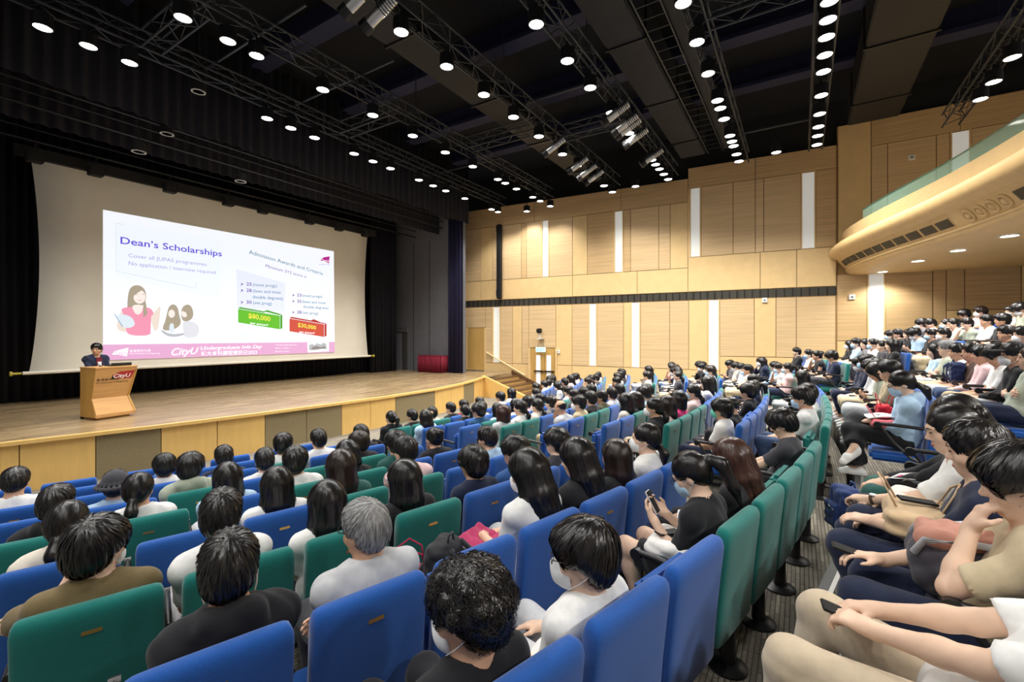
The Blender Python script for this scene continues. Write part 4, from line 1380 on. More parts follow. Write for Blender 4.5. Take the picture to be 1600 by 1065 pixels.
box('sign_box', -0.24, 0.24, -0.03, 0.04, -0.10, 0.12, M_ex, ex, 0.005)
MX = Matrix.Translation((0.20, 0.048, -0.05)) @ Matrix.Rotation(PI, 4, 'Z') @ Matrix.Rotation(R(90), 4, 'X')
add_text('lettering', '出 EXIT', MX, 0.40, 0.11, mat('exit_print', rgb(50, 140, 170), 0.5), ex)
for xx in (-0.15, 0.15):
    bm = bmesh.new(); bm_tube(bm, (xx, 0, 0.12), (xx, 0, 0.26), 0.01, 6); obj('hanger', bm, M_steel, ex)
M_plate = mat('plate_white', rgb(236, 236, 230), 0.5)
for u, v, sec, lab in ((873, 549, False, 'small white switch box beside the exit door'), (1331, 464, True, 'small white thermostat on the panelled wall under the balcony'), (1424, 247, True, 'small white sensor on the panelled wall above the balcony'), (1195, 469, False, 'small white wall lamp just under the air slot')):
    p, t = wall_hit(u, sec)
    w = thing('wall_box', lab, 'fixture', p + Vector((-0.07, 0, wz(v, t))))
    box('cover', -0.02, 0.03, -0.09, 0.09, -0.09, 0.09, M_plate, w, 0.012); box('button', -0.03, -0.018, -0.03, 0.03, -0.03, 0.03, M_steel, w)
# ================================================================ rig under the ceiling
ZT = EYE + 5.7                                       # level of the downlights on the trusses
ROWY = [11.9, 9.4, 6.36, 4.1, 1.7, -0.43, -3.7]
ROWNAME = ['closest to the stage', 'second from the stage', 'third from the stage', 'fourth from the stage', 'fifth from the stage', 'sixth from the stage', 'over the balcony front']
ROWV = [
    [43, 72, 98, 185, 200, 215, 240, 252, 263, 281, 290, 298, 310, 327, 331],
    [28, 64, 87, 140, 180, 212, 238, 260, 280, 286, 295, 308, 314, 322],
    [50, 104, 148, 183, 213, 241, 259, 277, 290, 300],
    [38, 95, 137, 176, 208, 250, 257, 264, 272, 280],
    [5, 66, 115, 157, 169, 186, 212, 221, 228, 241, 252],
    [2, 31, 58, 86, 112, 149, 178, 198, 212, 226],
    [90, 128, 155]]
def downlight_proto():
    t = thing('ceiling_downlight', 'x', 'downlight')
    bm = bmesh.new(); bm_lathe(bm, [(0.10, 0.26), (0.15, 0.24), (0.155, 0.0), (0.135, -0.01), (0.135, 0.03)], 14)
    obj('housing', bm, M_blackmetal, t, 50)
    bm = bmesh.new(); bm_lathe(bm, [(0.128, 0.02), (0.132, 0.0), (0.10, -0.012), (0.03, -0.018)], 14)
    obj('lens', bm, M_lens, t, 1)
    bm = bmesh.new(); bm_tube(bm, (0, 0, 0.26), (0, 0, 0.40), 0.02, 6); obj('stem', bm, M_blackmetal, t)
    return t
DL = downlight_proto(); dl_used = [False]
def lamp_light(p, watts, spot=128, rad=0.12):
    l = bpy.data.lights.new('lamp', 'SPOT')
    l.energy = watts; l.spot_size = R(spot); l.spot_blend = 0.6; l.shadow_soft_size = rad
    l.color = (1.0, 0.975, 0.93)
    o = bpy.data.objects.new('lamp_light', l); C.objects.link(o)
    o.location = (0, 0, -0.05)
    return o
_ld = {}
def place_downlight(p, label, group, watts):
    t = DL if not dl_used[0] else copy_tree(DL)
    dl_used[0] = True
    t.location = p
    tag(t, label, 'downlight', group)
    return t
_l0 = lamp_light((0, 0, 0), LAMP_W); _l0.parent = DL; _l0.location = (0, 0, -0.05)
for y, vs, nm in zip(ROWY, ROWV, ROWNAME):
    z = ZT
    for v in vs:
        d = FPX * (z - EYE) / (HZ - v)
        x = (d - FW.y * y) / FW.x
        if x > 18.6: x = 18.6
        place_downlight((x, y, z), 'bright round downlight under the truss ' + nm, 'downlights on the truss ' + nm, LAMP_W)
    # the rows go on towards the near side wall
    for x in ((-2.5, 0.3, 2.2) if y > 5 else (-2.5, 0.5)):
        dd = FW.x * x + FW.y * y
        if dd < 0.5 or HZ - FPX * 5.7 / dd < -20 or (RT.x * x + RT.y * y) / dd < -1.16:
            place_downlight((x, y, z), 'bright round downlight under the truss ' + nm, 'downlights on the truss ' + nm, LAMP_W)
# lamps that stand alone close to the wall
for u, v in ((993, 291), (1213, 238), (823, 330)):
    r = ray(u, v); t = 5.7 / r.z
    p = Vector((0, 0, EYE)) + r * t
    place_downlight(p, 'single bright round downlight high beside the panelled wall', 'single downlights beside the panelled wall', LAMP_W)
# unlit rings above the stage
for u, v in ((310, 143), (261, 209), (217, 237), (376, 283)):
    p = on_y(u, v, 12.4 if v < 200 else 14.0)
    t = thing('unlit_downlight', 'unlit round downlight with a pale ring above the stage', 'downlight', p, 0, 'unlit downlights above the stage')
    bm = bmesh.new(); bm_lathe(bm, [(0.10, 0.24), (0.15, 0.22), (0.155, 0.0), (0.12, 0.0)], 14); obj('housing', bm, M_black, t, 50)
    bm = bmesh.new(); bm_lathe(bm, [(0.155, 0.0), (0.155, -0.015), (0.12, -0.015), (0.12, 0.0)], 16); obj('bezel', bm, mat('ring_pale', rgb(190, 192, 190), 0.5), t, 40)
    bm = bmesh.new(); bm_tube(bm, (0, 0, 0.24), (0, 0, 11.19 - p.z), 0.012, 5); obj('stem', bm, M_blackmetal, t)
    bm = bmesh.new(); bm_tube(bm, (0, 0, 0.0), (0, 0, 0.01), 0.118, 14); obj('lens', bm, mat('lens_unlit', rgb(70, 74, 72), 0.4), t)

def truss(p, q, w=0.36, name='truss', label='', group=None, step=0.42):
    p, q = Vector(p), Vector(q)
    d = (q - p).normalized(); s = Vector((0, 0, 1)).cross(d).normalized()
    t = thing('lighting_truss', label, 'truss', (0, 0, 0), 0, group)
    cor = [s * (w / 2), s * (-w / 2)]
    ch = {}
    for i, o in enumerate(cor):
        for j, z in enumerate((0.0, w)):
            bm = bmesh.new(); bm_tube(bm, p + o + Vector((0, 0, z)), q + o + Vector((0, 0, z)), 0.026, 6)
            obj('chord', bm, M_truss, t)
    bm = bmesh.new()
    n = int((q - p).length / step)
    for i in range(n):
        a, b = p + d * (i * step), p + d * ((i + 1) * step)
        lo, hi = (0, w) if i % 2 else (w, 0)
        for o in cor:
            bm_tube(bm, a + o + Vector((0, 0, lo)), b + o + Vector((0, 0, hi)), 0.011, 4, caps=False)
        for z in (0, w):
            bm_tube(bm, a + cor[i % 2] + Vector((0, 0, z)), b + cor[1 - i % 2] + Vector((0, 0, z)), 0.011, 4, caps=False)
    o = obj('bracing', bm, M_truss, t); o['kind'] = 'stuff'
    for i in range(1, int((q - p).length / 4.6) + 1):
        a = p + d * (i * 4.55)
        bm = bmesh.new(); bm_tube(bm, a + Vector((0, 0, w)), (a.x, a.y, 11.2), 0.009, 4); obj('hanging_cable', bm, M_truss, t)
    return t
for y, nm in zip(ROWY, ROWNAME):
    truss((-4, y, ZT + 0.36), (18.0, y, ZT + 0.36), label='long black lighting truss ' + nm + ' carrying downlights')
for x, y0, y1, nm in ((4.1, 9.6, 11.7, 'near the lectern'), (9.0, 9.6, 11.7, 'over the middle of the stage front'), (11.9, 6.56, 9.2, 'above the centre seats'), (12.8, 4.3, 6.16, 'behind the silver spotlights'), (9.6, -0.23, 1.5, 'close to the balcony')):
    truss((x, y0, ZT + 0.36), (x, y1, ZT + 0.36), label='short cross truss linking two long trusses ' + nm)
# catwalks and ducts along the hall's width
M_duct = mat('duct_brown', rgb(38, 39, 42), 0.8, noise=((2, 2, 2), 0.12))
M_beam = mat('beam_blue_lit', rgb(30, 35, 66), 0.7)  # blue light falling on the beams, put into their base colour
def duct(y0, y1, z0, z1, label, x0=-4, x1=18.3, seams=7, m=M_duct):
    t = thing('air_duct', label, 'duct')
    box('duct_body', x0, x1, y0, y1, z0, z1, m, t, 0.03)
    for i in range(seams):
        x = x0 + (x1 - x0) * (i + 0.5) / seams
        box('flange', x, x + 0.06, y0 - 0.04, y1 + 0.04, z0 - 0.04, z1 + 0.02, M_blackmetal, t)
duct(2.98, 3.88, EYE + 6.75, EYE + 7.7, 'broad brown air duct crossing the ceiling beside the ladder tray')
duct(6.9, 7.9, EYE + 6.50, EYE + 6.82, 'wide dark catwalk box along the third truss', m=M_black)
duct(-2.6, -1.3, EYE + 6.75, EYE + 7.7, 'dark air duct under the ceiling close to the balcony', m=M_black)
# ladder-like cable tray
t = thing('cable_tray', 'long ladder cable tray under the ceiling beside the brown duct', 'cable tray')
for y in (2.35, 2.85):
    bm = bmesh.new(); bm_tube(bm, (-4, y, EYE + 6.65), (18.0, y, EYE + 6.65), 0.02, 4); obj('side_rail', bm, M_truss, t)
for i in range(52):
    x = -3.8 + i * 0.42
    if i == 0:
        bm = bmesh.new(); bm_tube(bm, (0, 2.35, EYE + 6.65), (0, 2.85, EYE + 6.65), 0.012, 4); rung = mesh_of(bm, 'rung')
    obj('rung', rung, M_truss, t, loc=(x, 0, 0))
box('tray_bed', -4, 18.0, 2.0, 2.33, EYE + 6.7, EYE + 6.85, M_duct, t)
# roof beams along the hall
for x, nm in ((4.0, 'above the lectern side'), (7.3, 'beside the stage centre line'), (10.4, 'over the centre seats'), (13.4, 'over the far seat block'), (16.2, 'closest to the panelled wall')):
    nm = nm.replace('left of the stage centre line', 'beside the stage centre line')
    t = thing('roof_beam', 'deep navy roof beam ' + nm, 'beam')
    box('web', x - 0.10, x + 0.10, -9.3, 19.9, EYE + 7.85, 11.2, M_beam, t); box('flange', x - 0.24, x + 0.24, -9.3, 19.9, EYE + 7.75, EYE + 7.87, M_beam, t)
# thin pipes
ZP = ZT + 0.36 + 0.36 + 0.026 + 0.035
for x, y0, y1, lab in ((11.0, 3.95, 6.55, 'thin grey pipe laid over the third and fourth trusses'), (7.6, 8.1, 12.1, 'thin grey pipe over the two trusses by the stage centre'), (16.4, -0.65, 2.0, 'thin grey pipe close to the top of the panelled wall'), (5.4, 8.2, 12.3, 'thin grey pipe above the stage front corner'), (13.9, 9.2, 12.1, 'thin grey pipe above the far end of the stage')):
    bm = bmesh.new(); bm_tube(bm, (x, y0, ZP), (x, y1, ZP), 0.035, 6)
    tag(obj('ceiling_pipe', bm, M_truss), lab, 'pipe')
# silver profile spotlights on the third and fourth trusses
def profile_proto():
    t = thing('profile_spotlight', 'x', 'spotlight')
    bm = bmesh.new(); bm_tube(bm, (0, -0.30, 0), (0, 0.30, 0), 0.105, 12); obj('barrel', bm, mat('spot_silver', rgb(196, 198, 196), 0.25, 0.85), t, 50)
    bm = bmesh.new()
    for i in range(6): bm_tube(bm, (0, -0.26 + i * 0.05, 0), (0, -0.245 + i * 0.05, 0), 0.12, 12)
    obj('cooling_fins', bm, M_blackmetal, t)
    bm = bmesh.new(); bm_tube(bm, (0, 0.30, 0), (0, 0.46, 0), 0.12, 12, 0.13); obj('snoot', bm, M_blackmetal, t)
    bm = bmesh.new(); bm_path(bm, [(-0.14, 0, 0), (-0.14, 0, 0.26), (0.14, 0, 0.26), (0.14, 0, 0)], 0.014, 5); bm_tube(bm, (0, 0, 0.26), (0, 0, 0.40), 0.02, 6); obj('yoke', bm, M_blackmetal, t)
    return t
PS = profile_proto(); first = True
for u, v, row in ((565, 18, 2), (596, 30, 2), (775, 14, 3), (868, 252, 2), (905, 266, 2), (919, 284, 2), (930, 302, 2), (965, 208, 3), (979, 222, 3), (984, 240, 3), (996, 262, 3), (1021, 276, 3)):
    y = ROWY[row]; z = ZT + 0.0
    p = on_y(u, v, y - 0.18)
    t = PS if first else copy_tree(PS); first = False
    t.location = (p.x, y - 0.18, ZT - 0.045); t.rotation_euler = (0, 0, R(12))
    for ch in t.children:
        if ch.name.split('.')[0] != 'yoke': ch.rotation_euler = (R(-32), 0, 0)
    tag(t, 'silver profile spotlight clamped to the truss ' + ROWNAME[row] + ', aimed at the stage', 'spotlight', 'silver profile spotlights on the truss ' + ROWNAME[row])

# ================================================================ balcony
front = [(-2.1, -0.9), (1.6, -1.54), (4.4, -2.4), (7.2, -3.0), (8.9, -3.12), (10.6, -3.0), (13.4, -2.4), (16.2, -1.54), (18.4, -1.0), (19.95, -0.85)]
def smooth_curve(P, n=8):
    P = [Vector((x, y, 0)) for x, y in P]; out = []
    for i in range(len(P) - 1):
        p0, p1, p2, p3 = P[max(0, i - 1)], P[i], P[i + 1], P[min(len(P) - 1, i + 2)]
        for k in range(n):
            t = k / n
            out.append(0.5 * ((2 * p1) + (p2 - p0) * t + (2 * p0 - 5 * p1 + 4 * p2 - p3) * t * t + (3 * p1 - p0 - 3 * p2 + p3) * t ** 3))
    return out + [P[-1]]
BC = smooth_curve(front)
BN = []
for i in range(len(BC)):
    d = (BC[min(i + 1, len(BC) - 1)] - BC[max(i - 1, 0)]).normalized()
    BN.append(Vector((d.y, -d.x, 0)))                # points away from the stage
def sweep(prof, closed=True, i0=0, i1=None):
    bm = bmesh.new(); prev = None
    for p, n in list(zip(BC, BN))[i0:i1]:
        q = [bm.verts.new((p.x + n.x * o, p.y + n.y * o, z)) for o, z in prof]
        if prev:
            m = len(q)
            for k in range(m if closed else m - 1):
                bm.faces.new((prev[k], prev[(k + 1) % m], q[(k + 1) % m], q[k]))
        else:
            first_q = q
        prev = q
    if closed:
        bm.faces.new(first_q[::-1]); bm.faces.new(prev)
    return bm
M_bal = mat('balcony_cream', rgb(222, 188, 132), 0.5, noise=((5, 5, 5), 0.04))
bal = struct(obj('trim_2', bmesh.new(), M_bal)); bal.name = 'trim_balcony'
roll = [(0.20 - 0.20 * math.cos(R(a)), 5.64 + 0.20 * math.sin(R(a))) for a in range(-70, 91, 16)]
prof = [(0.75, 5.845)] + roll[::-1] + [(0.25, 5.41), (0.28, 5.36), (0.50, 5.08), (0.48, 5.03)] + [(0.52 + 0.42 * (1 - math.cos(R(a))), 5.01 - 0.16 * math.sin(R(a))) for a in range(0, 91, 15)] + [(5.6, 4.85), (5.6, 5.845)]
bal.data = mesh_of(sweep(prof), 'trim_balcony', 30); bal.data.materials.append(M_bal)
obj('parapet', sweep([(0.36, 5.82), (0.36, 6.28), (0.48, 6.28), (0.48, 5.82)]), M_plain, bal)
M_glass = mat('balcony_glass', rgb(150, 190, 170), 0.05, trans=0.0, alpha=0.35)
obj('glass_rail', sweep([(0.41, 6.28), (0.41, 6.58), (0.425, 6.58), (0.425, 6.28)], i1=-12), M_glass, bal)
obj('glass_cap', sweep([(0.40, 6.58), (0.40, 6.60), (0.435, 6.60), (0.435, 6.58)], i1=-12), mat('glass_edge', rgb(70, 110, 92), 0.3), bal)
# air grilles and round nozzles in the sloping band of the fascia
def band_frame(x):
    """matrix on the fascia band at hall coordinate x: x along, y up the slope, z out"""
    for i in range(len(BC) - 1):
        if BC[i].x <= x <= BC[i + 1].x:
            t = (x - BC[i].x) / (BC[i + 1].x - BC[i].x)
            p = BC[i].lerp(BC[i + 1], t); n = BN[i].lerp(BN[i + 1], t).normalized(); break
    d = Vector((-n.y, n.x, 0))
    upv = (-n * 0.22 + Vector((0, 0, 0.28))).normalized()
    out = d.cross(upv).normalized()
    if out.z > 0: out = -out
    c0 = p + n * 0.39; c0.z = 5.22
    d = upv.cross(out)
    M = Matrix((( d.x, upv.x, out.x, c0.x), (d.y, upv.y, out.y, c0.y), (d.z, upv.z, out.z, c0.z), (0, 0, 0, 1)))
    return M
bm = bmesh.new(); bm_box(bm, -0.26, 0.26, -0.125, 0.125, -0.01, 0.012); gr_me = mesh_of(bm, 'grille_frame')
bm = bmesh.new(); bm_box(bm, -0.24, 0.24, -0.105, 0.105, 0.0, 0.016); gr_in = mesh_of(bm, 'grille_core')
bm = bmesh.new(); bm_box(bm, -0.24, 0.24, -0.005, 0.005, 0.0, 0.028); gr_sl = mesh_of(bm, 'slat')
gx = [19.1 - i * 0.55 for i in range(11)] + [11.2 - i * 0.55 for i in range(4)]
for x in gx:
    if x > 24: continue
    o = obj('air_grille', gr_me, M_plain, bal); o.matrix_local = band_frame(x)
    obj('grille_core', gr_in, mat('grille_dark', rgb(52, 48, 40), 0.7), o)
    for k in range(7):
        obj('slat', gr_sl, mat('grille_slat', rgb(112, 104, 84), 0.5, 0.3), o, loc=(0, -0.085 + k * 0.0283, 0))
def ring_mesh(r, t):
    bm = bmesh.new()
    bm_lathe(bm, [(r + t, 0.0), (r + t, 0.02), (r, 0.045), (r - t, 0.02), (r - t, 0.0)], 20)
    return mesh_of(bm, 'nozzle_ring', True)
rm = ring_mesh(0.125, 0.03)
for x in (11.75, 12.1, 12.45, 12.8):
    o = obj('air_nozzle', rm, M_bal, bal); o.matrix_local = band_frame(x)
    bm = bmesh.new(); bm_lathe(bm, [(0.08, 0.0), (0.08, 0.01), (0.05, 0.04), (0.02, 0.045)], 14); obj('nozzle_core', bm, M_bal, o, 1)
# soffit lights
for x, y in ((19.2, -2.3), (16.9, -2.8), (15.3, -3.28), (13.6, -3.7), (11.8, -4.0), (9.9, -4.15), (8.0, -4.15), (6.1, -4.0), (4.3, -3.7), (2.6, -3.28), (1.0, -2.8)):
    t = thing('soffit_downlight', 'round recessed downlight in the balcony soffit', 'downlight', (x, y, 4.845), 0, 'downlights in the balcony soffit')
    bm = bmesh.new(); bm_lathe(bm, [(0.17, 0.0), (0.17, -0.012), (0.14, -0.02), (0.13, 0.0)], 16); obj('bezel', bm, M_plate, t, 40)
    bm = bmesh.new(); bm_lathe(bm, [(0.13, 0.0), (0.125, -0.012), (0.05, -0.016)], 16); obj('lens', bm, M_lens, t, 1)
    if 'S' not in _ld: o = _ld['S'] = lamp_light((0, 0, 0), LAMP_W * 1.05, 140)
    else:
        o = _ld['S'].copy(); C.objects.link(o)
    o.parent = t; o.location = (0, 0, -0.06)
# ================================================================ auditorium chairs
def fabric(name, c):
    m = mat(name, rgb(*c), 0.9, noise=((180, 180, 180), 0.12), bump=((500, 500, 500), 0.35, 0.002), spec=0.15, sheen=0.3)
    return m
M_blue, M_green = fabric('chair_blue', (33, 86, 165)), fabric('chair_green', (25, 114, 108))
M_plast = mat('black_plastic', rgb(28, 28, 30), 0.35)
M_brass = mat('brass', rgb(176, 146, 84), 0.3, 0.8)
def back_mesh():
    """upholstered back: side profile lofted across the width with rolled edges"""
    prof = [(0.235, 0.06, 0.125), (0.26, 0.045, 0.140), (0.40, 0.035, 0.130), (0.55, 0.022, 0.112), (0.70, 0.006, 0.098), (0.80, -0.006, 0.092), (0.845, -0.010, 0.088), (0.872, -0.006, 0.082), (0.890, 0.004, 0.074), (0.900, 0.018, 0.062), (0.903, 0.030, 0.050)]
    W = 0.262
    bm = bmesh.new(); rings = []
    N = 32
    for z, yb, yf in prof:
        yc, hy = (yb + yf) / 2, (yf - yb) / 2
        w = W - {0.872: 0.004, 0.890: 0.012, 0.900: 0.026, 0.903: 0.045}.get(z, 0.0) - (0.02 if z < 0.25 else 0)
        ring = []
        for i in range(N):
            a = 2 * PI * i / N
            c, s = math.cos(a), math.sin(a)
            e = 0.34
            ring.append(bm.verts.new((w * math.copysign(abs(c) ** e, c), yc + hy * math.copysign(abs(s) ** e, s), z)))
        rings.append(ring)
    for A, B in zip(rings, rings[1:]):
        for i in range(N):
            bm.faces.new((A[i], A[(i + 1) % N], B[(i + 1) % N], B[i]))
    bm.faces.new(rings[0][::-1]); bm.faces.new(rings[-1])
    return mesh_of(bm, 'backrest', 1)
def cushion(up):
    bm = bmesh.new()
    if up: bm_box(bm, -0.235, 0.235, 0.150, 0.255, 0.30, 0.76, 0.035, 3)
    else: bm_box(bm, -0.235, 0.235, 0.150, 0.60, 0.215, 0.318, 0.03, 3)
    return mesh_of(bm, 'seat_cushion', 40)
ME_back, ME_up, ME_down = back_mesh(), cushion(True), cushion(False)
bm = bmesh.new(); bm_tube(bm, (0, 0.10, 0.02), (0, 0.10, 0.24), 0.042, 10); ME_ped = mesh_of(bm, 'pedestal', 40)
bm = bmesh.new(); bm_lathe(bm, [(0.11, 0.0), (0.11, 0.012), (0.07, 0.03), (0.05, 0.035)], 14, Matrix.Translation((0, 0.10, 0))); ME_foot = mesh_of(bm, 'foot_plate', 40)
bm = bmesh.new(); bm_box(bm, -0.036, 0.036, -0.008, 0.004, 0.775, 0.803, 0.002); bmesh.ops.rotate(bm, cent=(0, 0, 0.8), matrix=Matrix.Rotation(R(-10), 3, 'X'), verts=bm.verts); bmesh.ops.translate(bm, vec=(0, 0.004, 0), verts=bm.verts); ME_plate = mesh_of(bm, 'name_plate')
bm = bmesh.new(); bm_path(bm, [(0.2825, 0.15, 0.615), (0.2825, 0.40, 0.63), (0.2825, 0.52, 0.628)], [0.017, 0.020, 0.019], 8); ME_arm = mesh_of(bm, 'armrest', 50)
bm = bmesh.new(); bm_tube(bm, (0.262, 0.53, 0.615), (0.303, 0.53, 0.615), 0.036, 12); ME_knob = mesh_of(bm, 'arm_pivot', 40)
bm = bmesh.new(); bm_path(bm, [(0.2825, 0.50, 0.60), (0.2825, 0.40, 0.45), (0.2825, 0.26, 0.30), (0.2825, 0.18, 0.26)], [0.015, 0.016, 0.017, 0.017], 6); ME_strut = mesh_of(bm, 'arm_strut', 50)
bm = bmesh.new(); bm_tube(bm, (-0.31, 0.46, 0.42), (-0.285, 0.46, 0.42), 0.055, 16); ME_disc = mesh_of(bm, 'row_disc', 40)
SEATS = {}                                           # (row, block, seat) -> (x, y, z, angle)
def seat_xs(n, blk):
    if blk == 'L':
        f = {8: 0.65, 9: 0.70}.get(n, 0.72 + 0.10 * (6 - n) if n <= 6 else 0.80)
        k = 9 if n == 8 else 7 if n < 8 else 8
        return [f + 0.565 * i for i in range(k)]
    if blk == 'C':
        return [6.55 + 0.565 * i for i in range(9)]
    f = seat_xs(min(n, 7), 'L')
    return [17.8 - x for x in f][::-1]
for n in range(0, 14):
    for blk in 'LCR':
        if blk == 'L' and n > 9: continue
        for i, x in enumerate(seat_xs(n, blk)):
            p = arc_pt(RAD(n), x)
            ang = math.atan2(YC - p.y, XC - x) - PI / 2
            SEATS[(n, blk, i)] = (x, p.y - (0.22 if (n, blk) == (9, 'L') else 0.0), ZF(n), ang)
for _i, _dy in ((2, 0.22), (3, 0.14)):
    _x, _y, _z, _a = SEATS[(9, 'L', _i)]
    SEATS[(9, 'L', _i)] = (_x, _y - _dy, _z, _a)
def project(p):
    d = FW.x * p[0] + FW.y * p[1]; r = RT.x * p[0] + RT.y * p[1]
    if d < 0.2: return (9999, 9999, d)
    return (800 + FPX * r / d, HZ - FPX * (p[2] - EYE) / d, d)
ORD = ['first', 'second', 'third', 'fourth', 'fifth', 'sixth', 'seventh', 'eighth', 'ninth', 'tenth', 'eleventh', 'twelfth', 'thirteenth', 'fourteenth']
BLK = {'L': 'lectern-side', 'C': 'centre', 'R': 'exit-side'}
def colour_of(n, blk, i):
    fixed = {(8, 'L'): 'bbbbgggggg', (7, 'L'): 'bbbbbbbb', (6, 'L'): 'ggggbbbb', (5, 'L'): 'bbbggbbb', (4, 'L'): 'ggbggbb', (3, 'L'): 'bbgbggb', (2, 'L'): 'bbbbgbb', (1, 'L'): 'bbbbbbb', (0, 'L'): 'bbbbbbb',
             (0, 'C'): 'gggbgbbbb', (8, 'C'): 'ggggggbbb', (9, 'C'): 'bbbbbbbbb', (7, 'C'): 'bbbbbbggg', (6, 'C'): 'ggggbbbbg', (5, 'C'): 'bbggggbbb', (4, 'C'): 'bbggbbbbg'}
    s = fixed.get((n, blk))
    if s: return s[i % len(s)]
    return random.Random(n * 91 + ord(blk) * 7 + i * 13).choice('bbbg')
def build_chair(key, occupied):
    n, blk, i = key
    x, y, z, ang = SEATS[key]
    u, v, d = project((x, y, z + 0.8))
    cnt = len(seat_xs(n, blk))
    col = colour_of(n, blk, i)
    M = M_blue if col == 'b' else M_green
    cname = 'blue' if col == 'b' else 'green'
    k = i + 1 if blk != 'L' else cnt - i
    if k == 1: pos = 'aisle seat'
    else: pos = ORD[k - 1] + ' seat from the aisle'
    t = thing('auditorium_chair', '%s fabric auditorium chair, %s block, %s row from stage, %s' % (cname, BLK[blk], ORD[n], pos), 'chair', (x, y, z), ang, '%s block auditorium chairs' % BLK[blk])
    obj('backrest', ME_back, M, t)
    obj('seat_cushion', ME_down if occupied else ME_up, M, t)
    if d < 30:
        obj('pedestal', ME_ped, M_plast, t); obj('armrest', ME_arm, M_plast, t)
    if d < 13:
        obj('foot_plate', ME_foot, M_plast, t); obj('arm_strut', ME_strut, M_plast, t); obj('arm_pivot', ME_knob, M_plast, t)
        if n < 8 and (n * 7 + i * 3) % 5 != 0: obj('name_plate', ME_plate, M_brass, t)
    if i == 0:
        for nm, me in (('armrest', ME_arm), ('arm_strut', ME_strut), ('arm_pivot', ME_knob)):
            o = obj(nm, me, M_plast, t, loc=(-0.565, 0, 0))
        if blk == 'C' and n < 8:
            o = obj('row_disc', ME_disc, M_plast, t)
            MD = Matrix.Translation((-0.312, 0.484, 0.395)) @ Matrix.Rotation(R(-90), 4, 'Z') @ Matrix.Rotation(R(90), 4, 'X')
            add_text('row_letter', 'BCDEFGHIJKLMNO'[n], MD, 0.022 if n == 7 else 0.045, 0.05, mat('white_print', (1, 1, 1, 1)), o, bold=0.02)
    return t
# ================================================================ the audience and the speaker
HAIR_STYLES = ['short', 'under', 'bowl', 'bushy', 'curly', 'long', 'wavy', 'bob', 'pony', 'lowpony', 'bun', 'buzz', 'bald']
HAIR_ME = {s: hair_mesh(s, 2200 if s in ('curly', 'short', 'under', 'bowl', 'bushy') else 1800) for s in HAIR_STYLES}
ME_mask, ME_glass, ME_lips = mask_mesh(), glasses_mesh(), lips_mesh()
ME_eye = {k: eye_mesh(k) for k in (-1, 1)}; ME_brow = {k: brow_mesh(k) for k in (-1, 1)}
ME_cap, ME_bucket = cap_mesh('cap'), cap_mesh('bucket')
HAIR_SAY = {'short': 'short', 'under': 'cropped', 'bowl': 'fringed', 'bushy': 'thick', 'curly': 'curly', 'long': 'long', 'wavy': 'long wavy', 'bob': 'bobbed', 'pony': 'ponytailed', 'lowpony': 'low ponytailed', 'bun': 'bun-tied', 'buzz': 'shaved', 'bald': 'balding'}
CLOTH = {'white': (238, 238, 236), 'black': (34, 34, 38), 'navy': (34, 42, 66), 'grey': (120, 120, 126), 'lightgrey': (196, 198, 202), 'olive': (122, 106, 74), 'beige': (200, 184, 152), 'cream': (226, 218, 204), 'pink': (236, 202, 202),
         'lightblue': (176, 206, 232), 'blue': (52, 92, 150), 'teal': (30, 76, 116), 'green': (44, 90, 84), 'red': (202, 34, 48), 'maroon': (110, 30, 44), 'darkolive': (78, 82, 56), 'charcoal': (66, 66, 72), 'brown': (86, 66, 56), 'sage': (170, 178, 160), 'magenta': (220, 60, 130), 'purple': (74, 56, 130), 'khaki': (196, 180, 156), 'denim': (66, 84, 116), 'yellow': (232, 180, 60)}
def cl(n): return cloth(n, CLOTH[n])
